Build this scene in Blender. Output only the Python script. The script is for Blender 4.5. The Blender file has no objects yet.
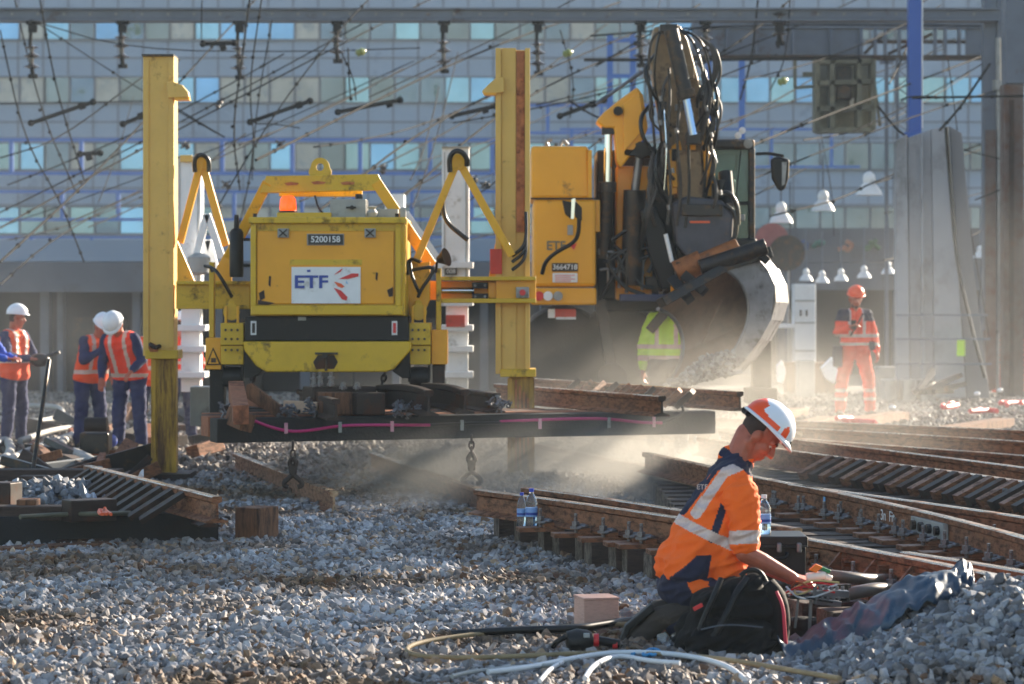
import bpy, bmesh, math, random
import numpy as np
from mathutils import Vector, Matrix, noise
random.seed(7); rng = np.random.default_rng(7)
scn = bpy.context.scene
C = scn.collection
F = 2844.4; CX = 512.0; HY = 296.0; EYE = 1.72
def PX(px, py, d): return Vector(((px-CX)*d/F, d, EYE-(py-HY)*d/F))
def GD(py, z=0.0): return F*(EYE-z)/(py-HY)               # distance of a point at height z seen at row py
def GP(px, py, z=0.0):
    d = GD(py, z); return Vector(((px-CX)*d/F, d, z))
def lin(r, g, b):
    f = lambda c: (c/255/12.92 if c/255 <= .04045 else ((c/255+.055)/1.055)**2.4)
    return (f(r), f(g), f(b), 1)
# ---------------------------------------------------------------- materials
MATS = {}
def mat(name, col, rough=.6, metal=0., var=.15, scale=8., dirt=None, dirt_amt=.4, dirt_scale=3., bump=0., bump_scale=40., spec=.5, trans=0., emit=None, stretch=None, island=0., sss=0.):
    if name in MATS: return MATS[name]
    m = bpy.data.materials.new(name); m.use_nodes = True
    nt = m.node_tree; N = nt.nodes; L = nt.links; b = N['Principled BSDF']
    c = lin(*col)
    tc = N.new('ShaderNodeTexCoord'); src = tc.outputs['Object']
    if stretch:
        mp = N.new('ShaderNodeMapping'); mp.inputs['Scale'].default_value = stretch; L.new(src, mp.inputs['Vector']); src = mp.outputs['Vector']
    n1 = N.new('ShaderNodeTexNoise'); n1.inputs['Scale'].default_value = scale; n1.inputs['Detail'].default_value = 5; n1.inputs['Roughness'].default_value = .65
    L.new(src, n1.inputs['Vector'])
    r = N.new('ShaderNodeValToRGB'); r.color_ramp.elements[0].position = .3; r.color_ramp.elements[1].position = .72
    r.color_ramp.elements[0].color = tuple(max(0, v*(1-var)) for v in c[:3])+(1,)
    r.color_ramp.elements[1].color = tuple(min(1, v*(1+var)) for v in c[:3])+(1,)
    L.new(n1.outputs['Fac'], r.inputs['Fac']); out = r.outputs['Color']
    rsock = None
    if dirt:
        n2 = N.new('ShaderNodeTexNoise'); n2.inputs['Scale'].default_value = dirt_scale; n2.inputs['Detail'].default_value = 8; n2.inputs['Roughness'].default_value = .75
        L.new(src, n2.inputs['Vector'])
        r2 = N.new('ShaderNodeValToRGB'); r2.color_ramp.elements[0].position = .72-dirt_amt*.4; r2.color_ramp.elements[1].position = .80-dirt_amt*.28
        L.new(n2.outputs['Fac'], r2.inputs['Fac'])
        mx = N.new('ShaderNodeMix'); mx.data_type = 'RGBA'; L.new(r2.outputs['Color'], mx.inputs['Factor']); L.new(out, mx.inputs['A']); mx.inputs['B'].default_value = lin(*dirt)
        out = mx.outputs['Result']
        mr = N.new('ShaderNodeMapRange'); mr.inputs['To Min'].default_value = rough; mr.inputs['To Max'].default_value = min(1, rough+.35); L.new(r2.outputs['Color'], mr.inputs['Value']); rsock = mr.outputs['Result']
    if island:
        g = N.new('ShaderNodeNewGeometry'); r3 = N.new('ShaderNodeValToRGB'); L.new(g.outputs['Random Per Island'], r3.inputs['Fac'])
        r3.color_ramp.elements[0].color = (1-island,)*3+(1,); r3.color_ramp.elements[1].color = (1, 1, 1, 1)
        mx = N.new('ShaderNodeMix'); mx.data_type = 'RGBA'; mx.blend_type = 'MULTIPLY'; mx.inputs['Factor'].default_value = 1
        L.new(out, mx.inputs['A']); L.new(r3.outputs['Color'], mx.inputs['B']); out = mx.outputs['Result']
    L.new(out, b.inputs['Base Color'])
    if rsock: L.new(rsock, b.inputs['Roughness'])
    else: b.inputs['Roughness'].default_value = rough
    b.inputs['Metallic'].default_value = metal; b.inputs['Specular IOR Level'].default_value = spec
    if trans: b.inputs['Transmission Weight'].default_value = trans; b.inputs['IOR'].default_value = 1.33
    if sss: b.inputs['Subsurface Weight'].default_value = sss; b.inputs['Subsurface Radius'].default_value = (.012, .004, .002); b.inputs['Subsurface Scale'].default_value = 1
    if emit: b.inputs['Emission Color'].default_value = lin(*emit[0]); b.inputs['Emission Strength'].default_value = emit[1]
    if bump:
        n3 = N.new('ShaderNodeTexNoise'); n3.inputs['Scale'].default_value = bump_scale; n3.inputs['Detail'].default_value = 4; L.new(src, n3.inputs['Vector'])
        bp = N.new('ShaderNodeBump'); bp.inputs['Strength'].default_value = bump; bp.inputs['Distance'].default_value = .02
        L.new(n3.outputs['Fac'], bp.inputs['Height']); L.new(bp.outputs['Normal'], b.inputs['Normal'])
    MATS[name] = m; return m
yel = mat('yellow_paint', (224, 164, 14), .42, var=.07, scale=3, dirt=(95, 62, 28), dirt_amt=.28, dirt_scale=5, bump=.08, bump_scale=30)
yel2 = mat('orange_yellow_paint', (226, 156, 12), .4, var=.08, scale=2, dirt=(70, 45, 22), dirt_amt=.2, dirt_scale=7, bump=.05)
yelp = mat('faded_yellow_paint', (214, 172, 84), .5, var=.08, scale=2.5, dirt=(150, 115, 60), dirt_amt=.3, dirt_scale=6, bump=.08)
yelg = mat('greasy_yellow_paint', (205, 165, 14), .38, var=.12, scale=4, dirt=(60, 44, 18), dirt_amt=.45, dirt_scale=4, bump=.06)
yworn = mat('worn_yellow_post', (190, 145, 30), .5, var=.2, scale=3, dirt=(84, 54, 30), dirt_amt=.72, dirt_scale=7, stretch=(1, 1, .12))
exy = mat('excavator_yellow', (226, 158, 10), .35, var=.06, scale=2, dirt=(110, 80, 45), dirt_amt=.3, dirt_scale=3)
rustp = mat('rusted_strip', (176, 104, 58), .8, var=.3, scale=12, dirt=(110, 56, 32), dirt_amt=.55, dirt_scale=14)
red = mat('red_paint', (190, 50, 32), .5, dirt=(110, 60, 40))
black = mat('black_paint', (14, 14, 17), .45, var=.3, dirt=(52, 46, 42), dirt_amt=.3, spec=.3)
rubber = mat('black_rubber', (13, 13, 14), .55, var=.3, bump=.2)
hosem = mat('hydraulic_hose_rubber', (12, 12, 13), .35, var=.3)
dsteel = mat('oily_dark_steel', (48, 46, 46), .38, .6, var=.3, dirt=(100, 75, 50), dirt_amt=.5, dirt_scale=6)
steel = mat('grey_steel', (120, 122, 126), .4, .8, var=.2, dirt=(110, 80, 60), dirt_amt=.3)
chrome = mat('polished_rod', (190, 200, 215), .12, 1., var=.03)
grey = mat('grey_paint', (150, 152, 150), .5, dirt=(90, 85, 75), dirt_amt=.4)
white = mat('white_paint', (222, 224, 226), .5, var=.05, dirt=(150, 145, 135), dirt_amt=.35)
bluem = mat('blue_lettering_paint', (20, 60, 150), .4, var=.02)
redm = mat('red_lettering_paint', (205, 40, 45), .4, var=.02)
orm = mat('orange_lettering_paint', (225, 90, 40), .4, var=.02)
plate = mat('number_plate_black', (30, 30, 32), .4)
beac = mat('beacon_orange', (240, 80, 10), .25, emit=((255, 70, 5), .6))
wood = mat('creosoted_sleeper', (62, 46, 38), .8, var=.35, scale=10, dirt=(30, 24, 22), dirt_amt=.5, stretch=(1, 1, 6), bump=.4, bump_scale=30)
woodend = mat('sleeper_end_grain', (112, 98, 84), .85, var=.4, scale=40, dirt=(50, 40, 34), dirt_amt=.75, dirt_scale=14, bump=.3)
woodb = mat('brown_timber', (118, 78, 52), .8, var=.35, scale=10, dirt=(52, 34, 26), dirt_amt=.6, stretch=(6, 6, 1), bump=.3)
woodr = mat('reddish_timber', (150, 92, 62), .75, var=.3, scale=14, dirt=(84, 48, 34), dirt_amt=.5, bump=.3)
woodl = mat('pale_timber', (205, 170, 140), .8, var=.15, scale=25, dirt=(160, 120, 100), dirt_amt=.5, stretch=(1, 1, 4), bump=.1)
bearer = mat('black_bearer', (13, 12, 15), .7, var=.3, scale=8, dirt=(52, 40, 36), dirt_amt=.4, bump=.3)
rail = mat('rail_rust', (136, 86, 54), .5, .3, var=.35, scale=9, dirt=(72, 46, 33), dirt_amt=.65, dirt_scale=11, stretch=(1, 1, 3), bump=.15, bump_scale=60)
railtop = mat('rail_running_top', (190, 168, 142), .26, .85, var=.2, scale=14, dirt=(140, 92, 58), dirt_amt=.6)
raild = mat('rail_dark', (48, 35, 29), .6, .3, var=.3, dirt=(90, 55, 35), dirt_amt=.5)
boltm = mat('galvanised_bolt', (120, 120, 124), .42, .7, var=.3, scale=30, dirt=(95, 66, 48), dirt_amt=.6, dirt_scale=30)
ballm = None
skin = mat('skin', (170, 92, 68), .48, var=.14, scale=30, bump=.05, sss=.15)
hairm = mat('hair_short', (64, 46, 38), .8, var=.3, scale=60, bump=.5, bump_scale=200)
orange = mat('hi_vis_orange', (255, 104, 8), .8, var=.06, scale=14, bump=.35, bump_scale=18)
orange2 = mat('hi_vis_orange_dusty', (240, 88, 40), .85, var=.08, scale=8, dirt=(190, 90, 60), dirt_amt=.3)
navy = mat('navy_cloth', (24, 30, 58), .85, var=.25, scale=16, bump=.15, bump_scale=40)
navy2 = mat('dusty_navy_cloth', (40, 46, 84), .9, var=.2, scale=8)
silver = mat('reflective_tape', (206, 184, 176), .4, .15, var=.12, scale=90)
lime = mat('hi_vis_lime', (190, 240, 20), .8, var=.06)
boot = mat('dusty_boot', (58, 50, 44), .85, var=.3, dirt=(110, 100, 88), dirt_amt=.5)
hwhite = mat('helmet_white', (228, 230, 236), .25, var=.02, scale=2)
horange = mat('helmet_orange', (250, 82, 18), .35, var=.03)
clearp = mat('clear_plastic', (235, 245, 250), .04, var=0, trans=.95)
bluecap = mat('blue_bottle_cap', (20, 60, 180), .4)
blabel = mat('bottle_label', (120, 160, 215), .4, var=.15, scale=40)
packm = mat('backpack_cloth', (11, 11, 13), .8, spec=.2, var=.35, scale=18, dirt=(38, 36, 35), dirt_amt=.3, bump=.35, bump_scale=22)
tarpm = mat('blue_grey_tarpaulin', (34, 60, 82), .5, var=.35, scale=6, dirt=(96, 104, 112), dirt_amt=.35, dirt_scale=5, bump=.2, bump_scale=16)
whitep = mat('white_cable_sheath', (205, 208, 212), .4, var=.08)
yelrope = mat('tan_cable_sheath', (140, 122, 90), .7, var=.2, dirt=(90, 80, 66))
magenta = mat('magenta_cable_sheath', (190, 40, 110), .5, var=.1)
conc = mat('concrete', (152, 150, 146), .85, var=.14, scale=1.2, dirt=(95, 90, 84), dirt_amt=.5, dirt_scale=1.5, bump=.1, stretch=(1, 1, .3))
blues = mat('blue_steel_paint', (36, 92, 170), .5, var=.1, scale=3, dirt=(80, 90, 120), dirt_amt=.3)
blueb = mat('bright_blue_paint', (4, 74, 160), .4, var=.06, scale=2)
gsteel = mat('galvanised_mast', (96, 104, 118), .55, .4, var=.15, scale=2, dirt=(84, 66, 54), dirt_amt=.35, dirt_scale=1.5)
wirem = mat('overhead_wire_metal', (20, 19, 20), .9, .0, spec=.08)
insm = mat('insulator_glaze', (66, 58, 56), .25, var=.2)
panelb = mat('facade_panel', (122, 142, 168), .4, var=.10, scale=.12, dirt=(92, 108, 130), dirt_amt=.3, dirt_scale=.2)
mull = mat('facade_joint', (66, 66, 80), .5)
glassb = mat('facade_glass', (92, 130, 166), .06, 1., var=.25, scale=.25)
glassl = mat('facade_glass_painted_reflection', (172, 168, 158), .3, var=.25, scale=.6, dirt=(120, 130, 140), dirt_amt=.5, dirt_scale=1)  # bright cream reflections painted in as the pane colour
glassg = mat('facade_glass_dull', (78, 96, 116), .12, .8, var=.3, scale=.5, dirt=(60, 84, 60), dirt_amt=.4, dirt_scale=.8)
glassc = mat('cab_glass', (140, 170, 165), .05, var=.05, trans=.75)
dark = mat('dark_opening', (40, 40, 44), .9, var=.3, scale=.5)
# ---------------------------------------------------------------- mesh builder
class MB:
    def __init__(s): s.v = []; s.f = []; s.mi = []
    def add(s, vs, fs, mi=0):
        o = len(s.v); s.v += [Vector(v) for v in vs]; s.f += [tuple(o+i for i in f) for f in fs]; s.mi += [mi]*len(fs); return s
    def box(s, c, size, rz=0., mi=0, M=None):
        hx, hy, hz = size[0]/2, size[1]/2, size[2]/2
        R = M or Matrix.Rotation(rz, 3, 'Z'); c = Vector(c)
        vs = [c+R@Vector((x*hx, y*hy, z*hz)) for z in (-1, 1) for y in (-1, 1) for x in (-1, 1)]
        return s.add(vs, [(0, 2, 3, 1), (4, 5, 7, 6), (0, 1, 5, 4), (2, 6, 7, 3), (0, 4, 6, 2), (1, 3, 7, 5)], mi)
    def pbox(s, x0, y0, x1, y1, d, t, mi=0):               # front face seen at these pixels, at distance d, thickness t
        a = PX(x0, y0, d); b = PX(x1, y1, d)
        return s.box(((a.x+b.x)/2, d+t/2, (a.z+b.z)/2), (abs(b.x-a.x), t, abs(a.z-b.z)), mi=mi)
    def prism(s, pts, d, t, mi=0):                         # pixel outline at distance d, real thickness t
        w = [PX(x, y, d) for x, y in pts]; n = len(w)
        area = sum(w[i].x*w[(i+1) % n].z-w[(i+1) % n].x*w[i].z for i in range(n))
        if area < 0: w.reverse()
        vs = w+[v+Vector((0, t, 0)) for v in w]
        return s.add(vs, [tuple(range(n)), tuple(range(2*n-1, n-1, -1))]+[((i+1) % n, i, n+i, n+(i+1) % n) for i in range(n)], mi)
    def bar(s, a, b, w, h, mi=0, up=(0, 1, 0)):            # rectangular bar from a to b: w across, h along up
        a = Vector(a); b = Vector(b); z = (b-a).normalized(); u = Vector(up)
        if abs(z.dot(u)) > .95: u = Vector((1, 0, 0))
        x = z.cross(u).normalized(); y = z.cross(x).normalized()
        vs = [p+x*i*w/2+y*j*h/2 for p in (a, b) for i, j in ((-1, -1), (1, -1), (1, 1), (-1, 1))]
        return s.add(vs, [(3, 2, 1, 0), (4, 5, 6, 7), (0, 1, 5, 4), (1, 2, 6, 5), (2, 3, 7, 6), (3, 0, 4, 7)], mi)
    def cyl(s, a, b, r0, r1=None, n=16, mi=0, caps=True):
        r1 = r0 if r1 is None else r1
        a = Vector(a); b = Vector(b); z = (b-a).normalized(); u = Vector((0, 0, 1)) if abs(z.z) < .9 else Vector((1, 0, 0))
        x = z.cross(u).normalized(); y = z.cross(x).normalized()
        vs = [p+(x*math.cos(t)+y*math.sin(t))*r for p, r in ((a, r0), (b, r1)) for t in (2*math.pi*i/n for i in range(n))]
        fs = [(i, (i+1) % n, n+(i+1) % n, n+i) for i in range(n)]
        if caps: fs += [tuple(range(n-1, -1, -1)), tuple(range(n, 2*n))]
        return s.add(vs, fs, mi)
    def tube(s, pts, r, n=8, mi=0, smooth=3):
        p = [Vector(q) for q in pts]
        for _ in range(smooth if len(p) > 2 else 0):
            q = [p[0]]
            for i in range(len(p)-1): q += [p[i]*.75+p[i+1]*.25, p[i]*.25+p[i+1]*.75]
            q.append(p[-1]); p = q
            if len(p) > 90: break
        m = len(p); vs = []; x = None
        for i in range(m):
            t = (p[min(i+1, m-1)]-p[max(i-1, 0)]).normalized()
            if x is None:
                u = Vector((0, 0, 1)) if abs(t.z) < .9 else Vector((0, 1, 0)); x = t.cross(u).normalized()
            else: x = (x-t*x.dot(t)).normalized()
            y = t.cross(x); rr = r[0]+(r[1]-r[0])*i/(m-1) if isinstance(r, tuple) else r
            vs += [p[i]+(x*math.cos(a)+y*math.sin(a))*rr for a in (2*math.pi*k/n for k in range(n))]
        fs = [(i*n+k, i*n+(k+1) % n, (i+1)*n+(k+1) % n, (i+1)*n+k) for i in range(m-1) for k in range(n)]
        fs += [tuple(range(n-1, -1, -1)), tuple(range((m-1)*n, m*n))]
        return s.add(vs, fs, mi)
    def lathe(s, prof, c, axis=(0, 0, 1), n=20, mi=0):     # prof: (radius, height) list
        c = Vector(c); z = Vector(axis).normalized(); u = Vector((1, 0, 0)) if abs(z.x) < .9 else Vector((0, 1, 0)); x = z.cross(u).normalized(); y = z.cross(x)
        m = len(prof); vs = [c+z*h+(x*math.cos(2*math.pi*k/n)+y*math.sin(2*math.pi*k/n))*max(r, 1e-4) for r, h in prof for k in range(n)]
        fs = [(i*n+k, i*n+(k+1) % n, (i+1)*n+(k+1) % n, (i+1)*n+k) for i in range(m-1) for k in range(n)]
        fs += [tuple(range(n-1, -1, -1)), tuple(range((m-1)*n, m*n))]
        return s.add(vs, fs, mi)
    def ell(s, c, r, M=None, n=14, m=9, mi=0):
        c = Vector(c); R = M or Matrix.Identity(3); r = r if hasattr(r, '__len__') else (r, r, r)
        vs = [c+R@Vector((0, 0, r[2]))]
        for i in range(1, m):
            p = math.pi*i/m
            vs += [c+R@Vector((r[0]*math.sin(p)*math.cos(t), r[1]*math.sin(p)*math.sin(t), r[2]*math.cos(p))) for t in (2*math.pi*k/n for k in range(n))]
        vs.append(c+R@Vector((0, 0, -r[2]))); e = len(vs)-1
        fs = [(0, 1+k, 1+(k+1) % n) for k in range(n)]
        fs += [(1+(i-1)*n+k, 1+i*n+k, 1+i*n+(k+1) % n, 1+(i-1)*n+(k+1) % n) for i in range(1, m-1) for k in range(n)]
        fs += [(1+(m-2)*n+k, e, 1+(m-2)*n+(k+1) % n) for k in range(n)]
        return s.add(vs, fs, mi)
    def cap(s, a, b, ra, rb, n=14):                        # tapered capsule
        a = Vector(a); b = Vector(b); s.ell(a, ra, n=n); s.ell(b, rb, n=n); return s.cyl(a, b, ra, rb, n=n)
ORG = {}
TMP = bpy.data.scenes.new('bench')
def baked(t):                                              # evaluate one object alone, away from the big scene
    TMP.collection.objects.link(t); vl = TMP.view_layers[0]; vl.update(); dg = vl.depsgraph
    me = bpy.data.meshes.new_from_object(t.evaluated_get(dg)); bpy.data.objects.remove(t); return me
def link(name, me, parent=None, mats=(), org=None):
    o = bpy.data.objects.new(name, me); C.objects.link(o)
    for m in mats: me.materials.append(m)
    if parent: o.parent = parent; ORG[o] = ORG[parent]
    else: ORG[o] = org; o.location = org
    return o
def build(name, mb, mats, parent=None, bevel=0., smooth=None, org=None):
    if not isinstance(mats, (list, tuple)): mats = [mats]
    if parent: org = ORG[parent]
    elif org is None:
        n = len(mb.v); org = Vector((sum(v.x for v in mb.v)/n, sum(v.y for v in mb.v)/n, min(v.z for v in mb.v)))
    me = bpy.data.meshes.new(name); me.from_pydata([v-org for v in mb.v], [], mb.f)
    if len(mats) > 1: me.polygons.foreach_set('material_index', mb.mi)
    me.update()
    bm = bmesh.new(); bm.from_mesh(me); bmesh.ops.recalc_face_normals(bm, faces=bm.faces); bm.to_mesh(me); bm.free()
    o = link(name, me, parent, mats, org)
    if smooth is not None:
        me.polygons.foreach_set('use_smooth', [True]*len(me.polygons)); me.set_sharp_from_angle(angle=math.radians(smooth))
    if bevel:
        b = o.modifiers.new('bevel', 'BEVEL'); b.width = bevel; b.segments = 2; b.limit_method = 'ANGLE'; b.harden_normals = False
    return o
def tag(o, label, cat, group=None, kind=None):
    if label: o['label'] = label
    if cat: o['category'] = cat
    if group: o['group'] = group
    if kind: o['kind'] = kind
    return o
def thing(name, label, cat, loc, group=None):
    o = bpy.data.objects.new(name, None); C.objects.link(o); o.location = loc; ORG[o] = Vector(loc); o.empty_display_size = .2
    return tag(o, label, cat, group)
def copy_tree(o, parent=None):
    c = o.copy(); C.objects.link(c); ORG[c] = ORG.get(o, Vector())
    if parent: c.parent = parent
    for ch in list(o.children): copy_tree(ch, c)
    return c
def dup(o, loc, label, rz=None, scale=None):
    c = copy_tree(o); c.location = loc; c['label'] = label
    if rz is not None: c.rotation_euler = (0, 0, rz)
    if scale: c.scale = (scale,)*3
    return c
def text(name, s, size, c, m, parent, rot=(math.pi/2, 0, 0), ext=.001, sx=1., bold=0.):
    cu = bpy.data.curves.new(name, 'FONT'); cu.body = s; cu.size = size; cu.extrude = ext; cu.align_x = 'CENTER'; cu.align_y = 'CENTER'; cu.offset = bold
    t = bpy.data.objects.new(name, cu); me = baked(t)
    R = Matrix.Translation(Vector(c)-ORG[parent])@Matrix.Rotation(rot[2], 4, 'Z')@Matrix.Rotation(rot[0], 4, 'X')@Matrix.Diagonal((sx, 1, 1, 1))
    me.transform(R); me.name = name; me.materials.clear()
    return link(name, me, parent, [m])
def blob(name, mb, mats, parent, voxel=.008, it=4, matfn=None, wr=0., wsc=9., org=None):
    """closed shapes fused into one continuous skin"""
    me = bpy.data.meshes.new(name); org = ORG[parent] if parent else org
    me.from_pydata([v-org for v in mb.v], [], mb.f); me.update()
    bm = bmesh.new(); bm.from_mesh(me); bmesh.ops.recalc_face_normals(bm, faces=bm.faces); bm.to_mesh(me); bm.free()
    t = bpy.data.objects.new(name, me)
    r = t.modifiers.new('r', 'REMESH'); r.mode = 'VOXEL'; r.voxel_size = voxel; r.use_smooth_shade = True
    if it:
        s = t.modifiers.new('s', 'SMOOTH'); s.iterations = it; s.factor = .5
    m2 = baked(t)
    if wr:
        out = []
        for v in m2.vertices:
            p = v.co*wsc; q = Vector((p.x+p.z*.5, p.y, p.z-p.x*.4))
            n1 = noise.noise(q*.8); n2 = noise.noise(Vector((q.x*.55, q.y*.8, q.z*2.0))+Vector((5, 1, 2)))   # broad folds plus sharper creases
            out += list(v.co+v.normal*(n1*wr*.7+(1-2.6*min(.5, abs(n2)))*wr*.75-wr*.3))
        m2.vertices.foreach_set('co', out); m2.update()
    m2.name = name
    if not isinstance(mats, (list, tuple)): mats = [mats]
    m2.materials.clear()
    m2.polygons.foreach_set('use_smooth', [True]*len(m2.polygons))
    idx = [matfn(p.center+org, p.normal) for p in m2.polygons] if matfn else None
    for m in mats: m2.materials.append(m)
    if idx: m2.polygons.foreach_set('material_index', idx)
    return link(name, m2, parent, (), org)
# ---------------------------------------------------------------- camera, sun, sky, air
cd = bpy.data.cameras.new('camera'); cam = bpy.data.objects.new('camera', cd); C.objects.link(cam)
cam.location = (0, 0, EYE); cam.rotation_euler = (math.pi/2, 0, 0); cd.lens = 100; cd.sensor_width = 36
cd.shift_y = -(342-HY)/1024; cd.clip_end = 3000; cd.clip_start = .5
cd.dof.use_dof = True; cd.dof.focus_distance = 17.5; cd.dof.aperture_fstop = 4.0
scn.camera = cam
SUN_AZ, SUN_EL = math.radians(42), math.radians(19.5)
sdir = Vector((math.sin(SUN_AZ)*math.cos(SUN_EL), math.cos(SUN_AZ)*math.cos(SUN_EL), math.sin(SUN_EL)))
sl = bpy.data.lights.new('sun', 'SUN'); sl.energy = 5.0; sl.angle = math.radians(.55); sl.color = (1, .86, .68)
so = bpy.data.objects.new('sun', sl); C.objects.link(so); so.rotation_euler = sdir.to_track_quat('Z', 'Y').to_euler()
w = bpy.data.worlds.new('World'); scn.world = w; w.use_nodes = True
sky = w.node_tree.nodes.new('ShaderNodeTexSky'); sky.sky_type = 'NISHITA'; sky.sun_disc = False
sky.sun_elevation = SUN_EL; sky.sun_rotation = SUN_AZ; sky.air_density = 1.1; sky.dust_density = .5; sky.ozone_density = 1.
w.node_tree.links.new(sky.outputs[0], w.node_tree.nodes['Background'].inputs[0]); w.node_tree.nodes['Background'].inputs[1].default_value = .07
scn.view_settings.view_transform = 'Standard'; scn.view_settings.look = 'None'; scn.view_settings.exposure = 1.85
scn.cycles.volume_step_rate = 2.; scn.cycles.volume_max_steps = 96; scn.cycles.max_bounces = 7; scn.cycles.volume_bounces = 0
scn.cycles.use_denoising = True; scn.cycles.sample_clamp_indirect = 6; scn.cycles.transparent_max_bounces = 12
def volume(name, lo, hi, dens, col, aniso, noisy=None):
    mb = MB(); mb.box(((lo[0]+hi[0])/2, (lo[1]+hi[1])/2, (lo[2]+hi[2])/2), (hi[0]-lo[0], hi[1]-lo[1], hi[2]-lo[2]))
    m = bpy.data.materials.new(name); m.use_nodes = True; nt = m.node_tree; nt.nodes.remove(nt.nodes['Principled BSDF'])
    v = nt.nodes.new('ShaderNodeVolumePrincipled'); v.inputs['Color'].default_value = col; v.inputs['Density'].default_value = dens; v.inputs['Anisotropy'].default_value = aniso
    nt.links.new(v.outputs[0], nt.nodes['Material Output'].inputs['Volume'])
    if noisy:
        N = nt.nodes; L = nt.links
        tc = N.new('ShaderNodeTexCoord'); g = tc.outputs['Generated']
        s = N.new('ShaderNodeVectorMath'); s.operation = 'SUBTRACT'; s.inputs[1].default_value = (.5, .5, noisy[1]); L.new(g, s.inputs[0])
        q = N.new('ShaderNodeVectorMath'); q.operation = 'MULTIPLY'; q.inputs[1].default_value = (2, 2, noisy[2]); L.new(s.outputs[0], q.inputs[0])
        le = N.new('ShaderNodeVectorMath'); le.operation = 'LENGTH'; L.new(q.outputs[0], le.inputs[0])
        fa = N.new('ShaderNodeMapRange'); fa.interpolation_type = 'SMOOTHSTEP'; fa.inputs['From Min'].default_value = 1; fa.inputs['From Max'].default_value = .15; L.new(le.outputs['Value'], fa.inputs['Value'])
        no = N.new('ShaderNodeTexNoise'); no.inputs['Scale'].default_value = noisy[0]; no.inputs['Detail'].default_value = 3; L.new(tc.outputs['Object'], no.inputs['Vector'])
        nr = N.new('ShaderNodeMapRange'); nr.inputs['From Min'].default_value = .38; nr.inputs['From Max'].default_value = .68; L.new(no.outputs['Fac'], nr.inputs['Value'])
        m1 = N.new('ShaderNodeMath'); m1.operation = 'MULTIPLY'; L.new(fa.outputs['Result'], m1.inputs[0]); L.new(nr.outputs['Result'], m1.inputs[1])
        m2 = N.new('ShaderNodeMath'); m2.operation = 'MULTIPLY'; L.new(m1.outputs[0], m2.inputs[0]); m2.inputs[1].default_value = dens; L.new(m2.outputs[0], v.inputs['Density'])
    o = build(name, mb, m, org=Vector((0, 0, 0))); return o
HAZE = True
if HAZE:
    tag(volume('haze', (-170, -30, -1.2), (170, 260, 48), .0006, (.72, .86, 1, 1), .1), None, None, kind='stuff')
    tag(volume('dust_cloud', (-3.0, 22.5, -.3), (5.4, 36, 2.3), .26, (.97, .94, .88, 1), .5, (.75, .12, 1.35)), 'pale dust drifting low over the ballast under and behind the lifted panel', 'dust', kind='stuff')
    tag(volume('dust_haze', (1.5, 27, -.3), (9.5, 46, 3.4), 0.022, (.96, .95, .93, 1), .5, (.5, .15, 1.1)), 'thin dust veil round the far worker and the grey barrier', 'dust', kind='stuff')
if HAZE:
    tag(volume('dust_plume', (-2.6, 21.0, -.2), (3.8, 28.5, 1.1), 1.05, (.98, .95, .88, 1), .5, (.9, .15, 1.35)), 'bright sunlit dust right under the lifted panel', 'dust', kind='stuff')
    tag(volume('dust_veil', (-8.5, 28, -.2), (-2.2, 37, 4.2), .018, (.92, .94, .98, 1), .4, (.6, .25, 1.1)), 'thin dust among the workers left of the gantry', 'dust', kind='stuff')
# ---------------------------------------------------------------- ground
def gz(x, y):
    z = .015*noise.noise(Vector((x*.9, y*.9, 0)))
    hx = max(0, min(1, (x-1.40)/.85)); a = ((y-13.1)/1.05)**2
    if a < 1 and x < 5: z += .375*hx*(1-a)**.8
    a = ((x+3.3)/1.3)**2+((y-21.6)/1.0)**2
    if a < 1: z += .22*(1-a)
    a = ((x-.2)/1.0)**2+((y-25.5)/1.6)**2
    if a < 1: z += .10*(1-a)
    return z
def grid(name, x0, x1, y0, y1, nx, ny, zf, m, kind='structure'):
    vs = [Vector((x0+(x1-x0)*i/nx, y0+(y1-y0)*j/ny, zf(x0+(x1-x0)*i/nx, y0+(y1-y0)*j/ny))) for j in range(ny+1) for i in range(nx+1)]
    fs = [(j*(nx+1)+i, j*(nx+1)+i+1, (j+1)*(nx+1)+i+1, (j+1)*(nx+1)+i) for j in range(ny) for i in range(nx)]
    mb = MB(); mb.add(vs, fs); return tag(build(name, mb, m, org=Vector((0, 0, 0)), smooth=60), None, None, kind=kind)
gm = mat('ground_fines', (82, 77, 74), .95, var=.25, scale=3, dirt=(84, 74, 64), dirt_amt=.6, dirt_scale=.6, bump=.8, bump_scale=30)
mb = MB(); mb.box((0, 120, -.45), (330, 290, .8)); tag(build('ground', mb, gm, org=Vector((0, 0, 0))), None, None, kind='structure')
grid('ballast_bed', -9, 12, 9, 52, 210, 430, lambda x, y: gz(x, y)-.022, mat('ballast_fines', (98, 94, 92), .95, var=.3, scale=20, bump=1., bump_scale=50))
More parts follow.
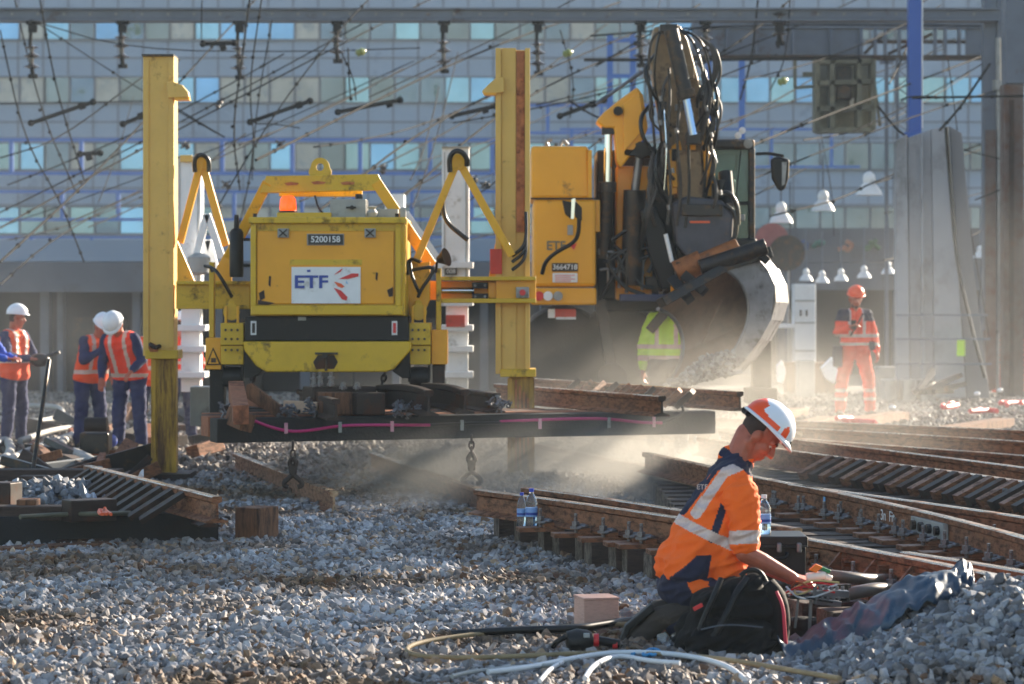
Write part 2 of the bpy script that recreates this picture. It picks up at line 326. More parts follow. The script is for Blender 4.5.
# crushed stones: angular hulls, merged with numpy
def stone(r):
    bm = bmesh.new()
    for _ in range(13):
        v = Vector([random.gauss(0, 1) for _ in range(3)]).normalized()*random.uniform(.42, .58); bm.verts.new((v.x*r[0], v.y*r[1], v.z*r[2]))
    res = bmesh.ops.convex_hull(bm, input=bm.verts)
    bmesh.ops.delete(bm, geom=[g for g in res['geom_interior'] if isinstance(g, bmesh.types.BMVert)], context='VERTS')
    bmesh.ops.triangulate(bm, faces=bm.faces); bm.verts.index_update()
    v = np.array([v.co[:] for v in bm.verts]); f = np.array([[q.index for q in p.verts] for p in bm.faces]); bm.free(); return v, f
VAR = [stone((random.uniform(.9, 1.5), random.uniform(.8, 1.1), random.uniform(.6, .9))) for _ in range(14)]
def stones(name, pts, sizes, m, label=None, cat=None, org=Vector((0, 0, 0))):
    pts = np.asarray(pts, float); n = len(pts); q = rng.normal(size=(n, 4)); q /= np.linalg.norm(q, axis=1)[:, None]
    a, b, c, d = q.T
    R = np.stack([1-2*(c*c+d*d), 2*(b*c-a*d), 2*(b*d+a*c), 2*(b*c+a*d), 1-2*(b*b+d*d), 2*(c*d-a*b), 2*(b*d-a*c), 2*(c*d+a*b), 1-2*(b*b+c*c)], 1).reshape(n, 3, 3)
    k = rng.integers(0, len(VAR), n); V = []; Fc = []; o = 0
    for i, (v, f) in enumerate(VAR):
        s = np.where(k == i)[0]
        if not len(s): continue
        w_ = np.einsum('nij,vj->nvi', R[s], v)*sizes[s][:, None, None]+pts[s][:, None, :]-np.array(org)
        V.append(w_.reshape(-1, 3)); Fc.append((f[None]+(np.arange(len(s))*len(v))[:, None, None]).reshape(-1, 3)+o); o += len(s)*len(v)
    V = np.concatenate(V); Fc = np.concatenate(Fc); me = bpy.data.meshes.new(name)
    me.vertices.add(len(V)); me.vertices.foreach_set('co', V.ravel()); me.loops.add(Fc.size); me.loops.foreach_set('vertex_index', Fc.ravel().astype(np.int32))
    me.polygons.add(len(Fc)); me.polygons.foreach_set('loop_start', np.arange(0, Fc.size, 3, dtype=np.int32)); me.update(calc_edges=True)
    me.polygons.foreach_set('use_smooth', [False]*len(Fc))
    return tag(link(name, me, None, [m], org), label, cat, kind='stuff')
def stonemat(name, ramp, patch=None):
    m = bpy.data.materials.new(name); m.use_nodes = True; nt = m.node_tree; N = nt.nodes; L = nt.links; b = N['Principled BSDF']; b.inputs['Roughness'].default_value = .72; b.inputs['Specular IOR Level'].default_value = .45
    g = N.new('ShaderNodeNewGeometry'); r = N.new('ShaderNodeValToRGB'); L.new(g.outputs['Random Per Island'], r.inputs['Fac']); cr = r.color_ramp
    while len(cr.elements) < len(ramp): cr.elements.new(.5)
    for e, (p, c) in zip(cr.elements, ramp): e.position = p; e.color = lin(*c)
    tc = N.new('ShaderNodeTexCoord'); n = N.new('ShaderNodeTexNoise'); n.inputs['Scale'].default_value = 45; n.inputs['Detail'].default_value = 4; L.new(tc.outputs['Object'], n.inputs['Vector'])
    mr = N.new('ShaderNodeMapRange'); mr.inputs['From Min'].default_value = .3; mr.inputs['From Max'].default_value = .7; mr.inputs['To Min'].default_value = .72; mr.inputs['To Max'].default_value = 1.12; L.new(n.outputs['Fac'], mr.inputs['Value'])
    mx = N.new('ShaderNodeMix'); mx.data_type = 'RGBA'; mx.blend_type = 'MULTIPLY'; mx.inputs['Factor'].default_value = 1; L.new(r.outputs['Color'], mx.inputs['A']); L.new(mr.outputs['Result'], mx.inputs['B']); out = mx.outputs['Result']
    if patch:
        n2 = N.new('ShaderNodeTexNoise'); n2.inputs['Scale'].default_value = .55; n2.inputs['Detail'].default_value = 5; n2.inputs['Roughness'].default_value = .7; L.new(tc.outputs['Object'], n2.inputs['Vector'])
        r2 = N.new('ShaderNodeMapRange'); r2.inputs['From Min'].default_value = .45; r2.inputs['From Max'].default_value = .62; L.new(n2.outputs['Fac'], r2.inputs['Value'])
        m2 = N.new('ShaderNodeMix'); m2.data_type = 'RGBA'; m2.blend_type = 'MULTIPLY'; L.new(r2.outputs['Result'], m2.inputs['Factor']); L.new(out, m2.inputs['A']); m2.inputs['B'].default_value = lin(*patch); out = m2.outputs['Result']
    L.new(out, b.inputs['Base Color']); return m
sm = stonemat('ballast_stone', [(0, (96, 90, 88)), (.18, (122, 121, 124)), (.5, (158, 158, 162)), (.78, (192, 192, 196)), (.9, (176, 152, 124)), (.96, (122, 92, 68))], (176, 142, 104))
sm2 = stonemat('fresh_stone', [(0, (84, 85, 90)), (.5, (124, 126, 132)), (1, (160, 163, 168))])
def scatter(n, y0, y1, marg, s0, s1, lift=.3, keep=None):
    y = y0+(y1-y0)*rng.random(n)**.85; hw = .185*y+marg; x = (rng.random(n)*2-1)*hw
    s = s0+(s1-s0)*rng.random(n)**2.2
    p = [(a, b, gz(a, b)+c*lift*(r_-.25)) for a, b, c, r_ in zip(x, y, s, rng.random(n))]
    if keep: ok = np.array([keep(q) for q in p]); p = [q for q, k_ in zip(p, ok) if k_]; s = s[ok]
    return p, s
p, s = scatter(140000, 11.6, 27.5, .8, .024, .078); stones('ballast_stones', p, s, sm, 'light grey crushed ballast stones covering the ground in front of the machine', 'ballast')
smd = stonemat('dirty_ballast_stone', [(0, (70, 62, 58)), (.4, (112, 104, 98)), (.9, (150, 144, 138)), (1, (110, 84, 64))])
p, s = scatter(42000, 27, 50, 2., .05, .10); stones('distant_ballast', p, s, smd, 'grey ballast spread round the far tracks', 'ballast')
def heap_pts(n, cx, cy, rx, ry, h, s0, s1, base=0):
    a = rng.random(n)*2*np.pi; r = np.sqrt(rng.random(n)); x = cx+rx*r*np.cos(a); y = cy+ry*r*np.sin(a)
    s = s0+(s1-s0)*rng.random(n); z = [base+(h(x_, y_) if callable(h) else h*(1-r_**2)) for x_, y_, r_ in zip(x, y, r)]
    return np.stack([x, y, np.array(z)+s*(rng.random(n)-.3)*.6], 1), s
p, s = heap_pts(7600, 2.9, 13.1, 1.65, 1.02, gz, .034, .082); stones('stone_heap', p, s, sm2, 'heap of clean grey stones beside the blue tarpaulin', 'stone heap')
p, s = heap_pts(900, -3.5, 21.4, .9, .5, .30, .05, .10); stones('stone_pile', p, s, sm2, 'blueish pile of stones among the timbers of the dismantled panel', 'stone pile')
# ---------------------------------------------------------------- rails and track panels
RP = [(-.075, 0), (.075, 0), (.075, .012), (.012, .032), (.008, .125), (.034, .138), (.036, .168), (.026, .174), (-.026, .174), (-.036, .168), (-.034, .138), (-.008, .125), (-.012, .032), (-.075, .012)]
def rail_mb(mb, pts, tilt=0., sc=1.):
    p = [Vector(q) for q in pts]; n = len(RP); vs = []
    for i, q in enumerate(p):
        t = (p[min(i+1, len(p)-1)]-p[max(i-1, 0)]); t.z = 0; t.normalize(); x = Vector((t.y, -t.x, 0)); u = Vector((0, 0, 1))
        vs += [q+x*a*sc+u*b*sc for a, b in RP]
    for i in range(len(p)-1):
        for k in range(n):
            k2 = (k+1) % n; mb.add([], []); mb.f.append(tuple(len(mb.v)+j for j in (i*n+k, i*n+k2, (i+1)*n+k2, (i+1)*n+k))); mb.mi.append(1 if 6 <= k <= 8 else 0)
    o = len(mb.v); mb.v += vs; mb.f += [tuple(o+k for k in range(n)), tuple(o+(len(p)-1)*n+k for k in reversed(range(n)))]; mb.mi += [2, 2]
    return mb
def curve(pts, k=3):
    p = [Vector(q) for q in pts]
    for _ in range(k):
        q = [p[0]]
        for i in range(len(p)-1): q += [p[i]*.75+p[i+1]*.25, p[i]*.25+p[i+1]*.75]
        q.append(p[-1]); p = q
    return p
def railpts(px, ztop=.36, k=3): return curve([GP(x, y, ztop)-Vector((0, 0, .174)) for x, y in px], k)
def sleeper_mb(c, ang, ln, w_=.25, h=.17, z=0.):
    mb = MB(); R = Matrix.Rotation(ang, 3, 'Z'); a = Vector(c); e = R@Vector((ln, 0, 0))
    mid = a+e/2+Vector((0, 0, z+h/2)); mb.box(mid, (ln, w_, h), M=R)
    for i in (4, 5): mb.mi[i] = 1                            # the two sawn ends
    return mb
def fastener(parent=None, loc=(0, 0, 0), ang=0., bolts=1, name='rail_fastening'):
    mb = MB(); R = Matrix.Rotation(ang, 3, 'Z'); o = Vector(loc); f = lambda x, y, z: o+R@Vector((x, y, z))
    mb.box(f(0, 0, .012), (.30, .15, .024), M=R, mi=1); mb.box(f(.05, 0, .038), (.07, .12, .03), M=R, mi=1)
    mb.cyl(f(0, 0, .02), f(0, 0, .13), .011, n=8); mb.cyl(f(0, 0, .06), f(0, 0, .085), .026, n=6); mb.cyl(f(0, 0, .045), f(0, 0, .058), .036, n=10)
    mb.tube([f(.0, .055, .05), f(.06, .06, .065), f(.085, .02, .05), f(.085, -.02, .05), f(.06, -.06, .065), f(0, -.055, .05)], .010, n=6, smooth=1)
    return build(name, mb, [boltm, rail], parent)
def rail_x(pts, c, ang):                                     # where the sleeper's axis crosses the rail
    d = Vector((math.cos(ang), math.sin(ang)))
    for a, b in zip(pts[:-1], pts[1:]):
        A = Vector((a.x, a.y)); B = Vector((b.x, b.y)); e = B-A; den = d.x*e.y-d.y*e.x
        if abs(den) < 1e-9: continue
        w_ = A-Vector((c[0], c[1])); t = (w_.x*e.y-w_.y*e.x)/den; u = (w_.x*d.y-w_.y*d.x)/den
        if -.01 <= u <= 1.01 and t > 0: return t, Vector((c[0]+d.x*t, c[1]+d.y*t, 0)), math.atan2(e.y, e.x)
    return None
ZT = .37
tp = thing('track_panel', 'rusty turnout track panel on dark timber sleepers passing behind the kneeling worker', 'track panel', (1.0, 18.5, 0))
R1 = railpts([(478, 489), (580, 502.5), (674, 516), (807, 537.5), (930, 560.5), (1024, 580), (1130, 606)], ZT)
R1b = railpts([(905, 551.5), (1024, 570), (1130, 592)], ZT)
R2 = railpts([(525, 487), (600, 497), (678, 509), (738, 518.5), (797, 528)], ZT)
R3 = railpts([(646, 452), (700, 463.5), (745, 474.5), (840, 492), (935, 513), (1024, 536), (1130, 568)], ZT)
R3b = railpts([(792, 484), (887, 497), (960, 507), (1024, 516.5), (1130, 534)], ZT)
R4 = railpts([(700, 437), (795, 451), (870, 460.5), (954, 471), (1024, 481), (1130, 497)], ZT)
R4b = railpts([(722, 431), (830, 443), (954, 458), (1024, 467), (1130, 482)], ZT)
railparts = []
for q in (R1, R1b, R2, R3, R3b, R4, R4b): railparts.append(build('rail', rail_mb(MB(), q), [rail, railtop, railtop], tp))
SA = math.radians(9)
ends = [(499, 541, .19), (520, 547, .35), (544, 554, .1), (559, 558, .34), (582, 564.6, .1), (591.5, 570, .35), (616, 575, .08), (627, 577.5, .34), (652, 584, .1)]
fast0 = None; nf = 0
sl_list = []
for i, (px, py, _) in enumerate(ends):
    c = GP(px, py); sl_list.append((c, SA, 4.6 if i % 2 else 4.2))
c = GP(652, 584)
for i in range(1, 9): sl_list.append((c+Vector((.105*i, -.44*i, 0)), SA+.01*i, 4.4))
c0 = GP(499, 541)
for i in range(1, 15): sl_list.append((c0+Vector((1.3+.0*i, .45*i-.2, 0)), SA, 3.8 if i < 9 else 3.2))
bolted = 0
for i, (c, a, ln) in enumerate(sl_list):
    d = Vector((-math.sin(a), math.cos(a), 0))*.13
    build('sleeper', sleeper_mb(Vector(c)+d, a, ln), [wood, woodend], tp, bevel=.006)
    for q in (R1, R3, R3b, R4, R2):
        h = rail_x(q, Vector(c)+d, a)
        if not h or h[0] > ln-.1: continue
        t, pt, ra = h
        if q is R2 and i % 2: continue
        for sd in ((-1, 1) if q is not R1 or i > 9 else (-1,)):
            nx = Vector((math.sin(ra), -math.cos(ra), 0)); s_ = -1 if nx.x < 0 else 1; off = nx*s_*sd*.13
            if bolted < 100:
                pos = pt+off+Vector((0, 0, .171)); aa = a if sd < 0 else a+math.pi
                if fast0 is None: fast0 = fastener(None, (0, 0, 0)); C.objects.unlink(fast0)
                f = fast0.copy(); C.objects.link(f); f.parent = tp; f.location = pos-ORG[tp]; f.rotation_euler = (0, 0, aa); f.scale = (1, 1, 1.15); f.name = 'rail_fastening'; bolted += 1
# ribbed crossing: slanted rusty stiffeners against the far rail
def along(pts, t):
    L_ = [0]; 
    for a, b in zip(pts[:-1], pts[1:]): L_.append(L_[-1]+(b-a).length)
    s = t*L_[-1]
    for i in range(len(pts)-1):
        if L_[i+1] >= s: return pts[i].lerp(pts[i+1], (s-L_[i])/(L_[i+1]-L_[i])), (pts[i+1]-pts[i]).normalized()
    return pts[-1], (pts[-1]-pts[-2]).normalized()
for i in range(24):
    p_, t = along(R4, .40+.0245*i); nrm = Vector((-t.y, t.x, 0)); nrm = nrm if nrm.x < 0 else -nrm
    mb = MB(); mb.bar(p_+nrm*.03+Vector((0, 0, .15)), p_+nrm*.32+Vector((0, 0, .01)), .07, .10, up=(t.x, t.y, 0)); build('stiffener', mb, raild if i % 2 else rail, tp)
for i in range(9):
    p_, t = along(R1, .50+.052*i); nrm = Vector((t.y, -t.x, 0)); nrm = nrm if nrm.x < 0 else -nrm
    mb = MB(); mb.add([p_+nrm*.02+Vector((0, 0, .14)), p_+nrm*.02, p_+nrm*.15, p_+nrm*.02+t*.02+Vector((0, 0, .14)), p_+nrm*.02+t*.02, p_+nrm*.15+t*.02], [(0, 1, 2), (3, 5, 4), (0, 2, 5, 3), (0, 3, 4, 1), (1, 4, 5, 2)])
    mb.cyl(p_+nrm*.01+Vector((0, 0, .09))+t*.13, p_+nrm*.07+Vector((0, 0, .09))+t*.13, .022, n=6); build('rail_anchor', mb, rail, tp)
# fishplate on the middle rail, grey bolted plate
p_, t = along(R3, .665); nrm = Vector((t.y, -t.x, 0)); nrm = nrm if nrm.x < 0 else -nrm
mb = MB(); a_, b_ = p_-t*.32, p_+t*.32; mb.bar(a_+nrm*.035+Vector((0, 0, .085)), b_+nrm*.035+Vector((0, 0, .085)), .035, .10, up=(0, 0, 1))
fp = build('fishplate', mb, [grey], tp, bevel=.004)
for k in range(4):
    q = a_.lerp(b_, .14+.24*k)+nrm*.05+Vector((0, 0, .085)); mb = MB(); mb.cyl(q, q+nrm*.03, .03, n=8); build('plate_bolt', mb, dsteel, fp)
mb = MB(); p_, t = along(R3, .46); mb.bar(p_+nrm*.018+Vector((0, 0, .045)), p_+nrm*.018+Vector((0, 0, .125)), .045, .004, up=tuple(nrm)); build('chalk_mark', mb, mat('pale_blue_chalk', (110, 170, 220), .8), tp)
text('chalk_lettering', '3n  Fit', .10, along(R3, .585)[0]+nrm*.03+Vector((0, 0, .09)), white, tp, rot=(math.pi/2, 0, math.atan2(t.y, t.x)+(math.pi if t.x < 0 else 0)))
# other rails around
def loose_rail(label, px, ztop=.174, k=2, ms=None):
    mb = MB(); pp = railpts(px, ztop, k); rail_mb(mb, pp); mid = pp[len(pp)//2]; return tag(build('loose_rail', mb, ms or [rail, railtop, railtop], org=Vector((mid.x, mid.y, 0))), label, 'rail', 'loose rails lying on the ballast'), pp
loose_rail('rust brown rail lying on the ballast with its sawn end under the left tongs', [(236, 453), (280, 470), (334, 491)])
loose_rail('rail lying in the dust under the right tongs, running to the bottles', [(372, 452), (424, 470), (492, 492)])
loose_rail('thin rail in bright dust behind the right gantry foot', [(537, 443), (600, 456), (690, 474)])
for i, (l_, q) in enumerate([('far rail in drifting dust, third line behind the bending worker', [(770, 436), (900, 446), (1024, 455), (1100, 462)]),
     ('far rail in drifting dust, just behind the white bags and red tape', [(740, 425), (880, 432), (1024, 441), (1100, 447)]),
     ('farthest rail, in front of the boots of the standing worker', [(700, 417), (860, 423), (1024, 430), (1100, 434)]),
     ('rail between the far sleepers left of the standing worker', [(560, 420), (700, 427), (800, 432)])]):
    tag(build('distant_rail', rail_mb(MB(), railpts(q, .3, 1)), [rail, railtop, railtop], org=GP(*q[1])), l_, 'rail', 'rails of the far tracks')
for i, (x0, y0, x1, y1) in enumerate([(690, 424, 760, 455), (745, 426, 830, 446), (800, 436, 880, 456), (880, 441, 965, 462), (955, 446, 1024, 461), (740, 417, 800, 428), (830, 421, 900, 432), (930, 428, 1005, 440)]):
    a = GP(x0, y0); b = GP(x1, y1); 
    a, b = (GP(x0, y1), GP(x1, y0))
    mb = MB(); mb.bar(a+Vector((0, 0, .05)), b+Vector((0, 0, .05)), .25, .16, up=(0, 0, 1)); mb.mi = [0]*6
    tag(build('far_sleeper', mb, woodb, org=(a+b)/2), ['dusty timber under the far rails right beside the lifted panel', 'dusty timber behind the helmet of the kneeling worker', 'dusty timber right of the kneeling helmet', 'dusty timber below the far orange worker', 'dusty timber at the right edge among far rails', 'timber in dust near the bucket', 'timber at the boots of the orange worker', 'timber near the red tape'][i], 'sleeper', 'timbers of the far tracks')

# trees added out of view at right: crowns break the low sun on the ballast
leafm = mat('leaf_green', (58, 84, 34), .6, var=.3, scale=2)
barkm = mat('bark', (78, 64, 52), .9, var=.3)
def tree(label, x, y, h, cr, n, seed):
    R3_ = random.Random(seed); t = thing('added_shade_tree', label, 'tree', (x, y, 0), 'unseen trees added to shade the ballast')
    mb = MB(); mb.tube([V3(x, y, -.2), V3(x+.1, y, h*.3), V3(x-.1, y+.1, h*.6), V3(x, y, h*.9)], (.24, .05), 10)
    br = [(V3(x, y, h*(.35+.08*i)), V3(x+R3_.uniform(-1, 1)*cr*.8, y+R3_.uniform(-1, 1)*cr*.8, h*(.45+.09*i))) for i in range(6)]
    for a, b in br: mb.tube([a, a.lerp(b, .5)+V3(0, 0, -.1), b], (.09, .02), 7)
    build('trunk', mb, barkm, t, smooth=50); mb = MB(); cl = []
    for _ in range(26):
        a = R3_.uniform(0, 6.28); r = cr*R3_.random()**.5; cl.append((V3(x+r*math.cos(a), y+r*math.sin(a), h*R3_.uniform(.42, .98)), R3_.uniform(.4, 1.0)))
    for _ in range(n):
        c, s_ = R3_.choice(cl); p = c+V3(R3_.gauss(0, 1), R3_.gauss(0, 1), R3_.gauss(0, .8))*s_*.6; u = V3(R3_.gauss(0, 1), R3_.gauss(0, 1), R3_.gauss(0, 1)).normalized(); v = u.cross(V3(R3_.random(), R3_.random(), R3_.random()+.1)).normalized(); l_ = R3_.uniform(.08, .16)
        mb.add([p-u*l_, p+v*l_*.5, p+u*l_, p-v*l_*.5], [(0, 1, 2, 3)])
    build('crown', mb, leafm, t)
def V3(*a): return Vector(a)
for i, (x, y, h, cr) in enumerate([(11.2, 34.0, 9.4, 1.8), (16.6, 34.4, 10.6, 1.2)]): tree(['tall leafy shade tree added out of view, right of the tracks', 'leafy shade tree added out of view, farther back', 'low leafy shade tree added out of view, beside the ballast'][i], x, y, h, cr, (4200, 900)[i], i+3)
# ---------------------------------------------------------------- yellow lifting gantry
DG = 26.0
g = thing('lifting_gantry', 'yellow track lifting gantry with engine box on a beam between two tall posts', 'gantry machine', (-1.2, 26.3, 0))
def P(name, m, parent, fn, bevel=.006, smooth=None):
    mb = MB(); fn(mb); return build(name, mb, m, parent, bevel=bevel, smooth=smooth)
def pb(name, m, par, x0, y0, x1, y1, d, t, bevel=.006): return P(name, m, par, lambda b: b.pbox(x0, y0, x1, y1, d, t), bevel)
def pp(name, m, par, pts, d, t, bevel=.006): return P(name, m, par, lambda b: b.prism(pts, d, t), bevel)
def pt(name, m, par, pts, r, n=8, dd=None):                    # tube through (px, py, d)
    return P(name, m, par, lambda b: b.tube([PX(*q) for q in pts], r, n), 0, 50)
# left post
lc = pb('post', yelp, g, 143, 56, 174, 356, 26.4, .30)
pb('post_cap', dsteel, lc, 141.5, 54, 173.5, 56, 26.36, .36, 0)
pp('lug', yelp, lc, [(166, 82), (174, 82), (182, 85), (188, 92), (189, 97), (168, 98)], 26.33, .12)
pb('lug_painted_lit_edge', yel2, lc, 174.5, 97.5, 189, 100, 26.32, .15, 0)  # orange light on the lug's under edge painted as a strip
pb('collar', yelg, lc, 145, 350, 178, 359, 26.36, .38)
pp('rust_scar', rustp, lc, [(148, 346), (153, 343), (158, 346), (158, 352), (150, 352)], 26.355, .02, 0)
for sx in (143.2, 168.2):
    P('edge_weld', yelp, lc, lambda b: b.pbox(sx, 60, sx+5.5, 348, 26.385, .03), .003)
il = pb('sliding_post', yworn, g, 151.5, 358, 175.5, 476, 26.42, .20)
pb('flange', yworn, il, 151, 359, 156, 476, 26.405, .02, .002); pb('flange', yworn, il, 171, 359, 176, 476, 26.405, .02, .002)
pb('foot_plate', raild, il, 149, 474, 189, 485, 26.2, .62)
P('cable_clip', raild, lc, lambda b: b.tube([PX(150, 344, 26.3), PX(155, 348, 26.25), PX(160, 346, 26.3)], .02, 6), 0)
# right post: channel with a rusty strip in it
rc = P('post', yelp, g, lambda b: b.pbox(497, 50, 528, 372, 25.86, .34))
for i, (a, b_, m, d_) in enumerate([(495.5, 501, yelp, 25.80), (501.2, 516, yelp, 25.84), (525, 530, yelp, 25.80)]): pb('flange', m, rc, a, 48, b_, 374, d_, .06, .003)
pb('rust_strip', rustp, rc, 516.4, 51, 524.6, 232, 25.83, .03, 0)
pp('lug', yelp, rc, [(504, 77), (496, 78), (489, 84), (482, 91), (484, 95), (504, 92)], 25.76, .10)
pb('lug_painted_lit_edge', yel2, rc, 484, 92.5, 496, 95, 25.75, .12, 0)  # lit under edge of the right lug, painted likewise
pb('collar', yelg, rc, 500, 369, 536, 377, 25.76, .44)
ir = pb('sliding_post', yworn, g, 509, 377, 533.5, 494, 25.86, .22)
pb('flange', yworn, ir, 507.5, 378, 513, 494, 25.84, .025, .002); pb('flange', yworn, ir, 529, 378, 534.5, 494, 25.84, .025, .002)
for i in range(4): pb('weld_stain', rustp, ir, 515+i*4, 380+i*6, 517+i*4, 470-8*i, 25.853, .01, 0)
pp('gusset', yel2, rc, [(496, 240), (486, 290), (496, 290)], 25.9, .06)
pb('red_reflector', red, rc, 490, 249, 502, 274, 25.78, .03, .004)
pb('base_collar', yel2, rc, 496, 277, 536, 302, 25.74, .5)
bt = pb('switch_box', grey, rc, 516, 287, 529, 298, 25.68, .06); P('push_button', redm, bt, lambda b: b.cyl(PX(522.5, 292.5, 25.68), PX(522.5, 292.5, 25.64), .028, n=14), 0, 40)
for y in (222, 228, 236): pt('hose', hosem, rc, [(526, y-10, 25.75), (526.5, y+15, 25.7), (523, y+26, 25.68), (512, y+34, 25.7)], .016)
# front cross beams
def beam(x0, x1):
    b = pb('cross_beam', yelg, g, x0, 284, x1, 306, 26.1, .42)
    pb('beam_flange', yelg, b, x0, 281, x1, 284.5, 26.02, .56); pb('beam_flange', yelg, b, x0, 305, x1, 309, 26.02, .56); return b
bl = beam(176, 250); br = pb('cross_beam', yel2, g, 400, 281, 497, 300, 25.95, .36)
pb('beam_flange', yelg, br, 436, 276.5, 536, 280.5, 25.66, .62); pb('beam_flange', yelg, br, 436, 298.5, 536, 303, 25.66, .62)
pt('cylinder_rod', chrome, br, [(437, 290.5, 25.86), (474, 290.5, 25.86)], .028, 14)
for y in (282.5, 293.5): pb('clamp_plate', black, br, 472, y, 488, y+6, 25.78, .10, .004)
P('clamp_bolts', boltm, br, lambda b: [b.cyl(PX(x, y, 25.78), PX(x, y, 25.74), .014, n=6) for x in (475, 485) for y in (285.5, 296.5)], 0)
pb('cylinder_body', yel2, br, 488, 282, 533, 298, 25.80, .2)
# A frames with hoses
def aframe(ap, f1, f2, d, m, par):
    a = P('a_frame', m, par, lambda b: [b.bar(PX(*ap, d), PX(*f1, d), .065, .07), b.bar(PX(*ap, d+.02), PX(*f2, d+.02), .07, .07)])
    P('apex_plate', m, a, lambda b: b.cyl(PX(ap[0], ap[1]+2, d-.03), PX(ap[0], ap[1]+2, d+.12), .075, n=14), .004); return a
a1 = aframe((201.5, 160), (180, 243), (226, 246), 26.5, yel, g)
pt('hose', hosem, a1, [(195, 172, 26.4), (194, 160, 26.38), (198, 155, 26.38), (204, 155, 26.38), (209, 160, 26.4), (209, 172, 26.4)], .022)
pp('gusset', yel, g, [(177, 240), (198, 289), (177, 289)], 26.35, .06); pp('gusset', yel, g, [(230, 243), (232, 289), (213, 289), (215, 270)], 26.3, .06)
a2 = aframe((458, 160), (415, 264), (512, 256), 25.6, yel, g)
pt('hose', hosem, a2, [(450, 172, 25.5), (449, 158, 25.48), (454, 151, 25.46), (461, 151, 25.46), (467, 158, 25.48), (467, 166, 25.5)], .024)
pt('hose', hosem, a2, [(453, 172, 25.7), (444, 190, 25.8), (442, 205, 25.8), (446, 222, 25.8), (460, 234, 25.8), (468, 240, 25.8)], .022)
# lifting frame over the engine box
lf = pp('lifting_frame', yelg, g, [(266, 176), (378, 174), (386, 190), (260, 193)], 25.7, .14)
pb('upper_bar', yelg, lf, 279, 190.5, 362, 196.5, 25.9, .1)
P('frame_leg', yel, lf, lambda b: b.bar(PX(268, 182, 25.74), PX(229, 258, 25.9), .09, .09)); P('frame_leg', yel, lf, lambda b: b.bar(PX(376, 182, 25.74), PX(432, 266, 25.8), .10, .09))
def eye(b):
    c = PX(320, 167, 25.72); n = 20; R = .085; r = .035; vs = []; 
    for dy in (0, .05):
        for rr in (R, r):
            for k in range(n):
                t = 2*math.pi*k/n; x, z = rr*math.cos(t), rr*math.sin(t)
                if rr == R and z < 0: x = math.copysign(min(.13, abs(x)+abs(z)*.7), x); z = max(z, -.09)
                vs.append(c+Vector((x, dy, z)))
    fs = []
    for k in range(n):
        k2 = (k+1) % n; fs += [(k, k2, n+k2, n+k), (2*n+k2, 2*n+k, 3*n+k, 3*n+k2), (k2, k, 2*n+k, 2*n+k2), (n+k, n+k2, 3*n+k2, 3*n+k)]
    b.add(vs, fs)
P('lifting_eye', yelg, lf, eye, 0)
for i, (x, y) in enumerate([(284, 183), (311, 182), (340, 182.5)]): pp('chipped_patch', rustp, lf, [(x, y), (x+7, y-1.2), (x+15, y), (x+13, y+2), (x+3, y+2.4)], 25.69, .012, 0)
# engine box
eb = pb('engine_housing', yelg, g, 250.5, 221, 405, 316, 25.15, 1.5, .012)
pb('lid', yelg, eb, 248.5, 217, 405.5, 223.5, 25.08, 1.64, .01)
dr = pb('side_door', yel2, eb, 257, 231, 394, 304, 25.125, .03, .008)
for q in ((250.5, 223, 256, 314), (395.5, 223, 401, 314)): pb('corner_post', yelg, eb, *q, 25.11, .05, .004)
pb('lower_rail', yelg, eb, 251, 305.5, 403, 315, 25.09, .07, .01)
for x in (283, 370):
    l_ = pb('latch', grey, dr, x-5.5, 228.5, x+5.5, 237.5, 25.08, .05, .004)
    P('latch_bow', dsteel, l_, lambda b: [b.bar(PX(x-4, 229.5, 25.07), PX(x+4, 236.5, 25.07), .012, .012), b.bar(PX(x-4, 236.5, 25.07), PX(x+4, 229.5, 25.07), .012, .012)], 0)
npl = pb('number_plate', plate, dr, 308, 234.5, 343, 244.5, 25.10, .02, .003)
pb('plate_rim', grey, npl, 307, 233.8, 344, 245.2, 25.112, .012, 0)
text('plate_lettering', '5200158', .075, PX(325.5, 239.5, 25.095), white, npl, bold=.001)
lg = pb('company_board', white, dr, 291.5, 267, 360.5, 303.5, 25.105, .018, .003)
text('company_lettering', 'ETF', .155, PX(311, 282.5, 25.10), bluem, lg, sx=1.25, bold=.004)
pb('accent_mark', bluem, lg, 307, 269.8, 310.5, 272, 25.10, .003, 0)
for i, (pts, m) in enumerate([([(334, 275), (336, 273), (342.5, 268.2), (341, 271.5)], redm), ([(338.5, 279), (352, 273.3), (358.5, 273.6), (358.5, 276.3), (348, 279)], redm), ([(334, 281.5), (341, 283.5), (344.5, 286.5), (342, 288), (338, 286.5)], orm), ([(333.5, 287.5), (341, 290.5), (347.5, 297), (346.5, 300.5), (342, 299.5)], redm)]):
    pp('swoosh', m, lg, pts, 25.10, .004, 0)
pp('blue_nick', mat('pale_blue_print', (150, 190, 220), .5), lg, [(346.5, 280.5), (348.5, 284.5), (345.5, 283)], 25.10, .004, 0)
for pts in ([(259, 293), (264, 290), (265, 298), (260, 301)], [(387, 290), (393, 287), (393, 296), (389, 297)], [(376, 272), (378, 273), (377, 281), (375.5, 279)], [(269, 276), (271, 276), (270.5, 287), (268.5, 285)], [(258, 300), (275, 303), (268, 305), (258, 304.5)]): pp('paint_chip', raild, dr, pts, 25.117, .012, 0)
pb('old_board_trace', yelg, dr, 290, 259.5, 362, 265, 25.119, .01, 0)
sb = pb('skirt', black, g, 245, 316.5, 409, 341, 25.2, 1.3, .01)
for x in (253.5, 394.5): s_ = pb('side_label', white, sb, x-2.8, 321, x+2.8, 335, 25.185, .01, 0); pb('label_print', redm if x > 300 else dsteel, s_, x-1.5, 323, x+1.5, 333, 25.178, .005, 0)
